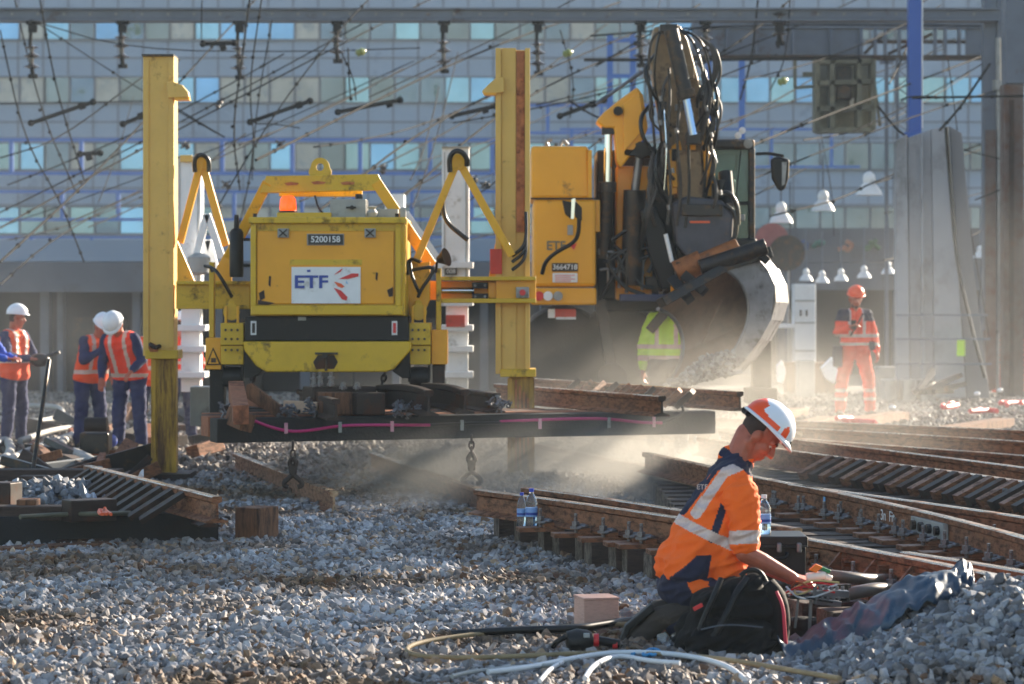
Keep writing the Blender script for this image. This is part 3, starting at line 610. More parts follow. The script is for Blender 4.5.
pb('hinge_tab', grey, sb, 298, 317, 306, 320.5, 25.18, .02, .002)
tr = pp('oil_trough', yelg, g, [(243, 341.5), (411, 341.5), (411, 350), (394, 369), (386, 372), (266, 372), (256, 366), (244, 350)], 25.16, 1.25, .012)
for sgn in (0, 1):
    x = 244 if sgn == 0 else 410
    pp('trough_bracket', black, tr, [(x, 349), (x+(18 if not sgn else -18), 371), (x+(8 if not sgn else -8), 378), (x-(0 if not sgn else 0), 378)], 25.3, .9)
P('drain_handle', dsteel, tr, lambda b: [b.bar(PX(315, 353.5, 25.12), PX(338, 353.5, 25.12), .02, .02), b.bar(PX(325, 353, 25.13), PX(325, 358, 25.13), .05, .02), b.cyl(PX(326, 358, 25.14), PX(326, 371, 25.14), .012, n=8)], 0)
pp('oil_stain', raild, tr, [(318, 355), (334, 355), (338, 362), (334, 369), (316, 369), (313, 362)], 25.156, .006, 0)
# things on the lid
pl = pb('lid_plinth', yelg, eb, 277, 212.5, 331, 218, 25.3, .8)
bc = P('beacon', beac, eb, lambda b: b.lathe([(.07, 0), (.075, .05), (.07, .12), (.045, .155), (.0, .16)], PX(288, 213, 25.5), n=18), 0, 40)
P('beacon_base', rubber, bc, lambda b: b.lathe([(.085, -.02), (.085, .025), (.07, .03)], PX(288, 214, 25.5), n=18), 0, 40)
cb = pb('control_cabinet', grey, eb, 330, 199, 366, 220, 25.4, .35)
P('cabinet_handle', black, cb, lambda b: [b.cyl(PX(352, 207.5, 25.4), PX(352, 207.5, 25.35), .02, n=10), b.bar(PX(346, 207.5, 25.36), PX(356, 207.5, 25.36), .015, .015)], 0)
P('cabinet_knob', black, cb, lambda b: b.cyl(PX(359, 199, 25.5), PX(359, 194, 25.5), .035, n=12), .003)
P('lid_fitting', grey, eb, lambda b: [b.lathe([(.04, 0), (.05, .04), (.03, .07), (.045, .09), (.0, .10)], PX(372, 217, 25.4)), b.pbox(378, 209, 398, 217.5, 25.5, .3), b.lathe([(.03, 0), (.03, .08), (.0, .09)], PX(403, 217, 25.4))], .003)
for x in (255, 397): P('lid_bolt', black, eb, lambda b: b.cyl(PX(x, 218, 25.2), PX(x, 213.5, 25.2), .018, n=8), 0)
pt('lid_hose', hosem, eb, [(315, 196, 25.6), (318, 208, 25.5), (324, 214, 25.45), (321, 216, 25.5)], .010)
ex = P('exhaust', black, g, lambda b: b.lathe([(.06, 0), (.063, .03), (.063, .40), (.045, .43), (.025, .44), (.022, .54), (.018, .56)], PX(236.5, 277, 25.6), n=18), 0, 40)
P('exhaust_bracket', black, ex, lambda b: [b.pbox(242, 238, 250, 241, 25.6, .05), b.pbox(242, 264, 250, 267, 25.6, .05)])
# carriages under both ends of the engine box
def carriage(x, m1):
    s_ = pb('carriage', yelg, g, x, 323, x+23, 345, 25.3, .5); pb('carriage_foot', yelg, s_, x+.3, 345.5, x+23, 364.5, 25.33, .46)
    P('carriage_bolts', dsteel, s_, lambda b: [b.cyl(PX(x+i, j, 25.3), PX(x+i, j, 25.28), .012, n=6) for i in (5, 11, 17) for j in (330, 339, 350)], 0)
    for q in (4, 16): P('link_bar', yel, s_, lambda b: b.pbox(x+q, 306, x+q+2.4, 324, 25.36, .04), .002)
    P('pivot', yelg, s_, lambda b: [b.cyl(PX(x+11, 312, 25.4), PX(x+11, 312, 25.7), .075, n=20), b.cyl(PX(x+11, 303, 25.45), PX(x+11, 303, 25.6), .03, n=12)], .004)
    P('roller', rubber, s_, lambda b: b.lathe([(.055, -.09), (.085, -.08), (.092, -.04), (.092, .04), (.085, .08), (.055, .09)], PX(x+12, 377, 25.5), axis=(1, 0, 0), n=28), 0, 40)
    P('roller_fork', black, s_, lambda b: [b.pbox(x+.5, 364, x+2.5, 382, 25.42, .16), b.pbox(x+20.5, 364, x+22.5, 382, 25.42, .16)], .003)
    return s_
c1 = carriage(220.5, 0); c2 = carriage(407.5, 0)
pb('side_box', yel2, c1, 205.5, 338, 221, 369.5, 25.35, .4); tri = pp('warning_sign', black, c1, [(213, 347.5), (221, 365), (206, 365)], 25.335, .012, 0); pp('sign_face', yel2, tri, [(213, 350), (219, 363.8), (208, 363.8)], 25.328, .008, 0); pb('sign_mark', dsteel, tri, 211, 358, 216, 362.5, 25.324, .005, 0)
pb('lower_leg', black, c1, 209.5, 370, 224, 428, 25.5, .2); pb('side_box', yel2, c2, 431.5, 330, 447, 364.5, 25.4, .4); pb('lower_leg', raild, c2, 432.5, 365, 444.5, 391, 25.45, .2)
pb('upright', yelg, g, 209, 262, 214, 345, 25.7, .12); pb('upright', yelg, g, 436, 268, 441, 330, 25.62, .12); pb('upright', yelg, g, 402.5, 268, 408, 320, 25.5, .5)
pp('pivot_plate', yel, g, [(404, 262), (430, 262), (430, 300), (422, 318), (408, 318), (403, 300)], 25.62, .08)
fl = P('floodlight', black, g, lambda b: [b.lathe([(.03, 0), (.05, .04), (.085, .09)], PX(438, 260, 25.5), axis=(.75, -.35, .25), n=20), b.cyl(PX(437, 262, 25.52), PX(436, 272, 25.6), .012)], 0, 40)
P('lamp_lens', white, fl, lambda b: b.lathe([(.08, .086), (.0, .09)], PX(438, 260, 25.5), axis=(.75, -.35, .25), n=20), 0)
for q in ([(410, 262, 25.5), (411, 274, 25.4), (416, 286, 25.4), (420, 294, 25.45)], [(412, 270, 25.45), (422, 268, 25.4), (432, 267, 25.4), (434, 270, 25.4)], [(434, 270, 25.4), (428, 280, 25.4), (422, 288, 25.4), (418, 297, 25.45)], [(205, 266, 25.5), (214, 268, 25.4), (222, 279, 25.35), (232, 297, 25.4)], [(205, 266, 25.6), (210, 266, 25.5), (213, 272, 25.5)], [(408, 275, 25.5), (407, 264, 25.5), (411, 258, 25.5), (420, 262, 25.45)]): pt('hose', hosem, g, q, .016)
# chains under the trough
def chain(a, b, r=.011, ln=.07):
    mb = MB(); a = Vector(a); b = Vector(b); n = max(2, int((b-a).length/(ln*.72))); z = (b-a).normalized(); x = z.cross(Vector((0, 1, 0))).normalized(); y = z.cross(x)
    for i in range(n):
        c = a.lerp(b, (i+.5)/n); u = x if i % 2 else y
        mb.tube([c+z*ln*.5*math.cos(t)+u*ln*.28*math.sin(t) for t in [2*math.pi*k/10 for k in range(11)]], r, 6, smooth=0)
    return mb
build('lifting_chain', chain(PX(386, 370, 25.4), PX(378, 398, 25.3)), dsteel, g); build('lifting_chain', chain(PX(254, 370, 25.4), PX(252, 388, 25.3)), dsteel, g)
# ---------------------------------------------------------------- lifted turnout panel
TD = Vector((.934, .356, 0)); RD = Vector((.356, -.934, 0))
lp = thing('lifted_panel', 'black bearer with rails and a magenta cable clipped along it, lifted clear of the ground', 'track panel', (-.2, 24.5, .5))
A0 = PX(213.5, 443, 23.7); A0.z = .5; 
xr = (710-CX)/F; t_ = (xr*A0.y-A0.x)/(TD.x-xr*TD.y); A1 = A0+TD*t_
def bearer_at(off, s0=0., s1=0., m=bearer, z=.50, h=.2, w_=.24):
    a = A0+TD*s0-RD*off; b = A1+TD*s1-RD*off; mb = MB(); mb.bar(a+Vector((0, 0, z-A0.z+h/2)), b+Vector((0, 0, z-A0.z+h/2)), w_, h, up=(0, 0, 1)); return build('bearer', mb, m, lp, bevel=.008)
for b in (bearer_at(0),): pass
for i, (of, s0, m) in enumerate([(.45, .04, woodr), (.75, .12, wood), (1.05, .2, woodr), (1.6, .5, wood), (2.2, .8, wood), (2.8, 1.1, wood)]): bearer_at(of, s0, -.9-.15*i if i < 3 else -1.5, m, .53, .17)
def onb(px, dz=0., off=0.):                                  # a point on the front face of the bearer under this column
    xr = (px-CX)/F; a = A0+RD*(.12+off); t = (xr*a.y-a.x)/(TD.x-xr*TD.y); return a+TD*t+Vector((0, 0, dz))
ytop = .2
for px in (286, 340, 392, 462, 540, 609, 654): P('cable_tag', mat('pink_tag', (210, 150, 165), .6) if px in (392, 286, 540, 654) else grey, lp, lambda b: b.box(onb(px, .115, .03), (.03, .012, .09), rz=.36), .002)
def cab(pxs, m, r): mb = MB(); mb.tube([onb(x, z, .022) for x, z in pxs], r, 8); build('clipped_cable', mb, m, lp, smooth=50)
cab([(245, .22), (262, .15), (285, .09), (305, .085), (340, .13), (370, .13), (400, .125), (430, .12)], magenta, .013)
cab([(430, .12), (462, .13), (500, .13), (520, .13)], hosem, .013); cab([(500, .14), (540, .15), (580, .155), (609, .15), (640, .11), (662, .105)], magenta, .013); cab([(662, .105), (676, .15), (684, .2), (682, .25)], hosem, .013)
def prail(pxa, pxb, ya=None, name='rail', mm=(rail, railtop, raild), zb=.70):
    a = PX(*pxa); b = PX(*pxb); return build(name, rail_mb(MB(), [a, b]), list(mm), lp)
def top_pt(px, py, z): return GP(px, py, z)
ZR = .70+.174
def lrail(p0, p1, name='rail', mm=(rail, railtop, raild), z=ZR): return build(name, rail_mb(MB(), [GP(*p0, z)-Vector((0, 0, .174)), GP(*p1, z)-Vector((0, 0, .174))]), list(mm), lp)
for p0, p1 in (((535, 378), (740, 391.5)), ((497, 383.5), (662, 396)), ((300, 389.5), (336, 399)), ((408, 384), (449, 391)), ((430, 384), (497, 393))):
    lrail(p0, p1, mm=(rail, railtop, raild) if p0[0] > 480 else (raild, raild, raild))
for i in range(10):                                          # slanted plates between the two right rails
    x = 560+i*13; a = GP(x+16, 382.5+i*.95, .86); b = GP(x, 398+i*.9, .72); mb = MB(); mb.bar(a, b, .05, .10); build('stiffener', mb, rail if i % 3 else raild, lp)
for i in range(11): P('rail_bolt', boltm, lp, lambda b: b.cyl(GP(520+i*6.2, 403+i*.1, .71), GP(520+i*6.2, 403+i*.1, .71)+Vector((0, -.02, .06)), .03, n=7), 0)
P('base_grid', rail, lp, lambda b: [b.bar(GP(590+6*k, 397, .80), GP(592+6*k, 404.5, .72), .035, .03) for k in range(6)]+[b.bar(GP(588, 397, .80), GP(622, 397.5, .80), .03, .03), b.bar(GP(588, 405, .72), GP(624, 405, .72), .03, .03)], 0)
P('cable_coil', mat('grey_blue_cloth', (120, 135, 155), .7), lp, lambda b: [b.tube([GP(632+6*k, 402, .73), GP(636+5*k, 396-k, .8), GP(641+4*k, 399, .76), GP(638+5*k, 404, .72)], .02, 7) for k in range(3)], 0)
# tongs hanging on chains
def tongs(label, px, py0, py1, d, grp='rail tongs hanging on chains'):
    t = thing('rail_tongs', label, 'rail tongs', PX(px, py1, d), grp)
    build('chain', chain(PX(px, py0, d), PX(px, py0+(py1-py0)*.38, d), .010, .07), raild, t)
    c = PX(px, py0+(py1-py0)*.45, d); s = (py1-py0)/F*d
    for sg in (-1, 1):
        P('jaw', raild, t, lambda b: b.tube([c+Vector((0, 0, .1*s)), c+Vector((sg*.10*s, 0, -.05*s)), c+Vector((-sg*.09*s, 0, -.22*s)), c+Vector((sg*.18*s, 0, -.42*s)), c+Vector((sg*.20*s, 0, -.52*s)), c+Vector((sg*.10*s, 0, -.55*s))], .02, 8), 0, 50)
    P('pivot_pin', raild, t, lambda b: b.cyl(c+Vector((0, -.03, -.14*s)), c+Vector((0, .04, -.14*s)), .035, n=12), .003)
tongs('rusty rail tongs on a chain above the end of the left loose rail', 293, 441, 487, 23.0); tongs('rusty rail tongs on a chain above the dusty rail beside the right post', 471.5, 436, 484, 23.6)
# loose timbers and iron resting on the lifted bearer
def prop(name, label, cat, m, fn, bevel=.006, group=None, smooth=None):
    mb = MB(); fn(mb); return tag(build(name, mb, m, bevel=bevel, smooth=smooth), label, cat, group)
def timber(label, x0, y0, x1, y1, d, t, m, grp='timbers lying on the lifted panel', rz=None):
    def f(b):
        a = PX(x0, y0, d); c = PX(x1, y1, d); b.box(((a.x+c.x)/2, d+t/2, (a.z+c.z)/2), (abs(c.x-a.x), t, abs(a.z-c.z)), rz=rz or .36)
    return prop('timber_block', label, 'timber', m, f, .01, grp)
timber('dark timber block under the row of upright bolts', 305, 387, 372, 414, 24.35, .3, raild)
timber('brown weathered timber block with split face in the middle of the bearer', 317, 392.5, 349, 415, 24.12, .25, woodb)
timber('nearly black timber block right beside the split brown one', 350, 393, 381, 415, 24.12, .25, raild)
timber('reddish sawn block near the left end of the bearer', 251, 396, 262, 408, 24.4, .5, woodr)
timber('small orange sawn block below the left roller', 240, 418, 250, 427, 23.55, .2, woodl)
prop('rusty_channel', 'rusty steel channel leaning diagonally beside the left roller', 'steel bar', woodb, lambda b: b.prism([(246, 385), (251, 383), (297, 419), (296, 425), (290, 426), (246, 398)], 24.0, .12), group='iron pieces on the bearer')
prop('rusty_bar', 'long reddish bar lying lengthwise at the left end of the bearer', 'steel bar', woodr, lambda b: b.bar(PX(236, 390, 24.6), PX(241, 415, 23.3), .16, .13), group='iron pieces on the bearer')
prop('rusty_bar', 'short brown block hanging over the left end of the bearer', 'steel bar', woodb, lambda b: b.bar(PX(232, 416, 23.7), PX(248, 423, 23.45), .15, .12), group='iron pieces on the bearer')
prop('plank', 'pale plank under the bolt cluster in the gap left of the blocks', 'plank', woodl, lambda b: b.bar(PX(284, 406, 24.3), PX(318, 408, 24.2), .10, .05))
bp0 = None
for i, (x, y, lb) in enumerate([(314, 388, 'leftmost upright bolt on the timber block'), (320, 387, 'second upright bolt, next to the leftmost one'), (331, 387, 'tall twin bolt at the middle of the timber block'), (343, 390, 'low silvery bolt right of the twin bolt'), (357, 390, 'last silvery bolt at the right end of the row')]):
    def f(b):
        c = PX(x, y, 24.3); b.cyl(c, c+Vector((0, 0, .13 if i < 3 else .07)), .014, n=8); b.lathe([(.035, .0), (.035, .02), (.025, .025), (.025, .05), (.0, .052)], c+Vector((0, 0, .01)), n=8); b.lathe([(.03, .07), (.03, .09), (.0, .095)], c, n=8) if i < 3 else None
    prop('upright_bolt', lb, 'bolt', boltm, f, 0, 'bolts standing on the timber')
def pile(name, label, cx, cy, w_, h_, d, n, m, grp):
    def f(b):
        for _ in range(n//2):
            c = PX(cx+random.uniform(-w_, w_), cy+random.uniform(-h_, h_), d+random.uniform(-.1, .1)); v = Vector([random.gauss(0, 1) for _ in range(3)]).normalized()*.06
            b.cyl(c-v*.8, c+v*.8, .009, n=6); b.cyl(c+v*.6, c+v*.8, .022, n=6)
    o = prop(name, label, 'bolt heap', m, f, 0, grp); o['kind'] = 'stuff'; return o
pile('bolt_heap', 'heap of silvery screws at the foot of the diagonal rusty channel', 289, 413, 7, 7, 23.9, 26, boltm, 'heaps of screws on the lifted panel')
pile('bolt_heap', 'cluster of grey clips left of the brown timber block', 311, 407, 5, 6, 24.0, 18, boltm, 'heaps of screws on the lifted panel')
pile('bolt_heap', 'spill of dark screws between the black block and the curved rail', 410, 409, 18, 6, 24.1, 50, boltm, 'heaps of screws on the lifted panel')
pile('bolt_heap', 'line of bright clips between the black rail end and the brown rails', 500, 404, 10, 4, 24.3, 26, boltm, 'heaps of screws on the lifted panel')
pile('bolt_heap', 'grey clips hanging at the left end of the bearer', 224, 410, 3, 9, 23.9, 18, boltm, 'heaps of screws on the lifted panel')
prop('curved_rail', 'dark curved rail piece on the bearer under the right roller', 'rail', [raild, raild, raild], lambda b: rail_mb(b, curve([PX(380, 410, 24.6), PX(398, 409, 24.4), PX(416, 411, 24.15), PX(429, 416, 23.95)]), sc=1.25), 0)
prop('curved_rail', 'second dark curved rail piece just left of the black rail end', 'rail', [raild, raild, raild], lambda b: rail_mb(b, curve([PX(425, 407, 24.7), PX(448, 408, 24.4), PX(465, 414, 24.1)]), sc=1.2), 0)
prop('steel_cabinet', 'grey steel box standing on the far sleepers left of the lifted panel', 'box', grey, lambda b: b.pbox(190, 387, 209, 426, 27, .4))
# ---------------------------------------------------------------- white gantry standing behind
wg = thing('rear_gantry', 'white painted lifting gantry standing behind the yellow one', 'gantry machine', (-2.6, 32.5, 0))
for x0, x1, yt in ((177, 201, 158), (442, 469, 148)):
    p_ = pb('post', white, wg, x0, yt, x1, 300, 32.3, .3)
    pb('post_top', grey, p_, x0-.5, yt-2, x1+.5, yt, 32.26, .38)
    for y in (262, 300, 325, 346, 372): pb('post_band', white, p_, x0-1.5, y, x1+4, y+6, 32.2, .45)
    pb('lower_post', white, p_, x0+4, 300, x1-1, 392, 32.34, .26)
    for x_ in (x0+2, x1-3.5): pb('post_seam', grey, p_, x_, yt+4, x_+1, 298, 32.29, .02, 0)
pb('red_label', red, wg, 446, 315, 465, 327, 32.18, .03); pb('number_board', plate, wg, 445, 268, 457, 275, 32.25, .04)
text('board_lettering', '008', .07, PX(451, 271.5, 32.24), white, wg)
pb('yellow_notice', yelp, wg, 180, 155, 192, 162, 32.25, .04)
P('a_frame', white, wg, lambda b: [b.bar(PX(207, 214, 32.2), PX(195, 262, 32.2), .08, .08), b.bar(PX(207, 214, 32.2), PX(222, 258, 32.2), .08, .08)]); P('a_frame', white, wg, lambda b: [b.bar(PX(208, 240, 32.8), PX(198, 285, 32.8), .08, .08), b.bar(PX(208, 240, 32.8), PX(220, 285, 32.8), .08, .08)])
P('a_frame', white, wg, lambda b: [b.bar(PX(404, 214, 32.2), PX(442, 268, 32.2), .12, .1), b.bar(PX(404, 214, 32.2), PX(386, 255, 32.2), .1, .1)]); pb('cabinet', white, wg, 385, 194, 404, 268, 32.4, .5)
pb('cross_beam', white, wg, 200, 286, 445, 300, 32.6, .3); P('winch', grey, wg, lambda b: b.lathe([(.05, 0), (.13, .03), (.13, .2), (.05, .25)], PX(199, 275, 32.1), n=18), 0, 40)
# ---------------------------------------------------------------- road-rail excavator
DE = 30.
e = thing('excavator', 'yellow road rail excavator with raised dark arm behind the gantry, tipping its bucket', 'excavator', (1.5, 31.5, 0))
hb = pb('body', exy, e, 533, 199, 596, 287, DE, 2.2, .04)
pp('engine_cover', exy, e, [(531, 146), (588, 146), (591, 198.4), (531, 198.4)], DE+.1, 2.0, .03)
pb('cover_seam', black, hb, 531, 197.8, 597, 199.4, DE-.01, .03, 0)
pb('rear_bumper', exy, e, 531, 288, 596.5, 305, DE-.06, .5, .02)
for x, m in ((539, redm), (548, white), (558, grey)): P('lamp', m, e, lambda b: b.cyl(PX(x, 296, DE-.06), PX(x, 296, DE-.1), .05, n=16), .004)
text('side_lettering', 'ETF', .13, PX(556, 246, DE-.01), mat('grey_print', (110, 104, 84), .6), e, bold=.003); pp('side_accent', redm, e, [(570, 246), (577, 243), (574, 250)], DE-.01, .01, 0)
np_ = pb('number_plate', plate, e, 552, 263, 578, 271.5, DE-.02, .02); text('plate_lettering', '3664718', .075, PX(565, 267.2, DE-.025), white, np_, bold=.001)
wn = pb('notice_board', white, e, 552.5, 273, 577.5, 282.5, DE-.02, .015)
for i in range(4): pb('notice_line', redm, wn, 555, 275+i*1.9, 575-(i % 2)*4, 275.6+i*1.9, DE-.024, .004, 0)
pb('hazard_board', red, e, 548, 309, 576, 318, DE+.1, .03); pb('hazard_band', white, e, 548, 309, 555, 318, DE+.085, .01); pb('hazard_band', white, e, 556, 317, 576, 319.5, DE+.085, .01)
pt('mirror_arm', black, e, [(542, 274, DE-.1), (545, 262, DE-.15), (556, 252, DE-.25), (574, 243, DE-.3), (579, 233, DE-.35), (579, 212, DE-.35)], .022)
P('mirror', black, e, lambda b: [b.prism([(562, 200), (572, 202), (572, 220), (565, 214)], DE-.4, .05), b.prism([(574, 199), (582, 208), (582, 221), (575, 217)], DE-.45, .05)], .008)
P('mirror_glass', chrome, e, lambda b: b.prism([(571.5, 199), (575.5, 198), (574, 219), (571, 219)], DE-.47, .02), .002); pb('latch', grey, e, 567.5, 225, 573, 235, DE-.04, .05)
pb('top_vent', exy, e, 588, 150, 592, 200, DE+.05, .5)
P('fan_cowl', exy, e, lambda b: b.pbox(589, 200, 600, 232, DE+.1, .6), .01)
P('roof_fittings', steel, e, lambda b: [b.tube([PX(548, 146, DE+.3), PX(546, 141, DE+.3), PX(552, 139, DE+.3)], .02, 6), b.tube([PX(560, 146, DE+.3), PX(563, 139, DE+.3), PX(568, 145, DE+.3)], .02, 6)], 0)
# dark slewing body, undercarriage
pb('slew_frame', black, e, 597, 150, 700, 300, DE+.8, 1.2, .02); pb('slew_frame', black, e, 597, 286, 762, 312, DE+.9, 1.4, .03)
pb('undercarriage', dsteel, e, 540, 318, 772, 350, DE+2.2, 1.2, .06); pb('blue_beam', mat('dark_blue_paint', (30, 44, 80), .5), e, 620, 294, 676, 301.5, DE-.1, .2, .01)
for x in (562, 618): 
    P('wheel', rubber, e, lambda b: b.lathe([(.25, -.16), (.48, -.16), (.52, -.1), (.52, .1), (.48, .16), (.25, .16)], PX(x, 352, DE+1.5), axis=(0, 1, 0), n=30), 0, 40)
st = P('stabiliser', black, e, lambda b: [b.pbox(753, 338, 772, 392, DE+.6, .3), b.pbox(747, 388, 778, 404, DE+.5, .5), b.pbox(757, 320, 768, 340, DE+.7, .2)], .02)
P('rail_guide', dsteel, e, lambda b: [b.bar(PX(600, 300, DE+.3), PX(612, 372, DE+.3), .12, .12), b.cyl(PX(612, 378, DE+.2), PX(612, 378, DE+.45), .16, n=18), b.bar(PX(670, 306, DE+.3), PX(650, 330, DE+.4), .1, .1)], .006)
for q in ([(600, 255), (599, 248), (606, 250), (608, 262), (608, 285)], [(606, 252), (616, 252), (619, 262), (619, 288)], [(642, 290), (642, 262), (648, 255), (654, 258)], [(600, 270), (612, 268), (630, 274), (644, 272)]): pt('handrail', steel, e, [(x, y, DE+.2) for x, y in q], .018)
# boom: yellow knuckle with two rams
bo = pp('boom', exy, e, [(596, 121), (603, 113), (619, 100), (637, 87), (643, 95), (648, 128), (644, 138), (621, 168), (617, 163), (614, 128), (604, 128)], DE+.1, .42, .02)
pp('boom_side', exy, bo, [(623, 104), (640, 92), (645, 128), (624, 152)], DE+.06, .05, .01); pb('boom_base', exy, e, 616, 166, 652, 300, DE+.5, .35, .02)
P('boom_pin', black, bo, lambda b: [b.cyl(PX(618, 111, DE), PX(618, 111, DE+.6), .05, n=14), b.cyl(PX(641, 150, DE+.1), PX(641, 150, DE+.6), .09, n=14)], .004)
P('boom_lines', steel, bo, lambda b: [b.tube([PX(x-44, 104-i*2+0, DE+.1), PX(x-26, 92-i*2, DE+.1), PX(x, 72-i, DE+.1)], .018, 7) for i, x in enumerate((640, 642, 645))], 0)
P('ram_rod', chrome, e, lambda b: b.cyl(PX(608.5, 128, DE+.2), PX(607.5, 185, DE+.2), .042, n=16), 0, 40); P('ram_barrel', dsteel, e, lambda b: b.cyl(PX(607.5, 183, DE+.2), PX(603, 258, DE+.25), .075, n=18), .004, 40); P('ram_head', dsteel, e, lambda b: [b.pbox(602, 122, 616, 134, DE+.12, .2), b.cyl(PX(607.5, 182, DE+.2), PX(607.3, 192, DE+.2), .095, n=16)], .006)
P('ram_rod', steel, e, lambda b: b.cyl(PX(639, 156, DE+.2), PX(635, 192, DE+.2), .045, n=16), 0, 40); P('ram_barrel', dsteel, e, lambda b: b.cyl(PX(635, 190, DE+.2), PX(632, 285, DE+.25), .12, n=20), .006, 40); pb('ram_bracket', black, e, 624, 149, 652, 156, DE+.1, .3)
# dipper arm facing the camera
brn = mat('worn_brown_casting', (132, 110, 82), .5, .3, var=.3, scale=5, dirt=(70, 60, 52), dirt_amt=.55, dirt_scale=5)
ar = pp('dipper_arm', brn, e, [(654, 27), (680, 25), (688, 40), (712, 130), (716, 190), (676, 198), (664, 140), (650, 60)], DE+.15, .4, .02)
pp('arm_plate', exy, ar, [(667, 150), (680, 140), (690, 190), (668, 196)], DE+.1, .06, .01); pp('arm_plate', exy, ar, [(702, 140), (714, 160), (716, 196), (706, 196)], DE+.1, .06, .01)
pp('arm_casting', brn, ar, [(676, 150), (700, 150), (706, 200), (678, 200)], DE+.02, .14, .02)
P('dipper_ram', dsteel, e, lambda b: [b.cyl(PX(671, 30, DE-.28), PX(686, 96, DE-.30), .078, n=18), b.cyl(PX(685, 90, DE-.30), PX(687, 99, DE-.30), .10, n=18)], .005, 40)
P('dipper_rod', mat('blue_lit_chrome', (150, 180, 225), .22, .9, var=.03), e, lambda b: b.cyl(PX(686, 98, DE-.3), PX(693, 135, DE-.3), .045, n=16), 0, 40)
P('ram_eye', dsteel, e, lambda b: [b.pbox(686, 132, 701, 144, DE-.25, .2), b.pbox(660, 24, 678, 32, DE-.2, .3)], .01)
R_ = random.Random(3)
dhose = mat('dusty_hose_rubber', (62, 57, 52), .6, var=.4, scale=6, dirt=(120, 108, 92), dirt_amt=.35)
def hose(pts, r=.015, m=None): pt('hose', m or R_.choice([hosem, dhose, dhose]), e, [(x+R_.uniform(-1, 1), y+R_.uniform(-2, 2), d_) for x, y, d_ in pts], r, 7)
for i in range(2):
    x = 655-i*6; hose([(664, 30, DE-.1), (x+2, 36, DE-.15), (x-2, 75+3*i, DE-.1), (x+3, 110+6*i, DE-.05), (x+8, 160+4*i, DE), (668+i, 205, DE)])
for i in range(2):
    x = 698+i*7; hose([(676, 30, DE-.1), (x-6, 36, DE-.15), (x+5, 65+2*i, DE-.15), (x+8, 110, DE-.1), (x+10, 150+5*i, DE), (704+i, 198, DE)])
for i in range(3):
    x = 670+i*9; hose([(x-2, 70+i*5, DE-.2), (x+1, 100, DE-.22), (x-4+2*i, 140, DE-.2), (x+2, 190, DE-.15), (x-3, 226, DE-.1)], .017)
for i in range(26):
    x0 = R_.uniform(648, 668) if i % 2 else R_.uniform(698, 716); y0 = R_.uniform(45, 175); sg = -1 if i % 2 else 1
    hose([(x0, y0, DE-.02), (x0+sg*R_.uniform(3, 10), y0+14, DE-.16), (x0+sg*R_.uniform(0, 7), y0+34, DE-.18), (x0-sg*R_.uniform(0, 9), y0+R_.uniform(42, 60), DE-.04)], R_.uniform(.012, .024))
for i in range(14):
    x, y = R_.uniform(656, 712), R_.uniform(60, 195); P('arm_fitting', R_.choice([dsteel, black, steel, exy, brn]), e, lambda b: b.pbox(x, y, x+R_.uniform(4, 9), y+R_.uniform(5, 14), DE+R_.uniform(.0, .1), .12), .008)
for i in range(4): hose([(640, 250, DE), (644+2*i, 220-4*i, DE-.2), (652+3*i, 180, DE-.1), (662+i, 150+6*i, DE)], .022)
for i in range(3): hose([(700+5*i, 36+5*i, DE), (712+2*i, 46, DE-.1), (717+2*i, 70, DE-.1), (708+3*i, 88, DE-.1)], .018)
for i in range(1): pt('steel_line', chrome, e, [(664+i*4.5, 110+i*8, DE-.22), (667+i*4, 150, DE-.25), (664+i*6, 190+i*4, DE-.24)], .008, 6)
for x, y in ((660, 120), (665, 143), (672, 168), (706, 106), (711, 132), (715, 158), (676, 128), (660, 96), (700, 80), (650, 70), (668, 205), (720, 190)): P('coupling', steel, e, lambda b: b.cyl(PX(x, y, DE-.24), PX(x+1, y+5, DE-.24), .018, n=8), 0, 40)
# tilt head and quick coupler
th = pp('tilt_rotator', mat('slate_casting', (66, 68, 78), .5, .3, var=.3, scale=5, dirt=(110, 96, 80), dirt_amt=.4), e, [(672, 203), (686, 196), (722, 200), (734, 215), (732, 245), (716, 262), (690, 262), (676, 244)], DE-.1, .45, .03)
pb('rotator_plate', dsteel, th, 682, 204, 723, 216, DE-.16, .06, .01); pb('rotator_label', orm, th, 690, 221, 710, 223, DE-.115, .02, 0)
P('tilt_ram', black, e, lambda b: [b.cyl(PX(725, 172, DE+.1), PX(728, 205, DE), .075, n=16), b.cyl(PX(722, 180, DE+.1), PX(722, 200, DE+.1), .11, n=16)], .006, 40)
for q in ([(725, 205), (735, 212), (737, 232), (730, 246)], [(716, 198), (728, 190), (738, 205), (738, 225)]): pt('hose', hosem, e, [(x, y, DE-.1) for x, y in q], .025)
cq = P('quick_coupler', mat('worn_orange_casting', (150, 92, 46), .55, .2, var=.3, dirt=(60, 45, 36), dirt_amt=.6), e, lambda b: [b.cyl(PX(676, 273, DE-.3), PX(702, 262, DE-.3), .13, n=18), b.cyl(PX(700, 262, DE-.32), PX(738, 246, DE-.3), .085, n=16)], .008, 40)
P('coupler_ram', dsteel, e, lambda b: [b.cyl(PX(700, 268, DE-.45), PX(766, 246, DE-.45), .085, n=18), b.pbox(676, 262, 684, 284, DE-.4, .3)], .008, 40)
P('sight_rod', white, e, lambda b: b.cyl(PX(665.5, 234, DE-.3), PX(672, 262, DE-.3), .022, n=8), 0); pb('grease_block', yel2, e, 671, 286, 677, 297, DE-.3, .1)
pp('link_plate', black, e, [(640, 210), (656, 206), (672, 246), (676, 285), (662, 290), (648, 250)], DE+.05, .3, .02)
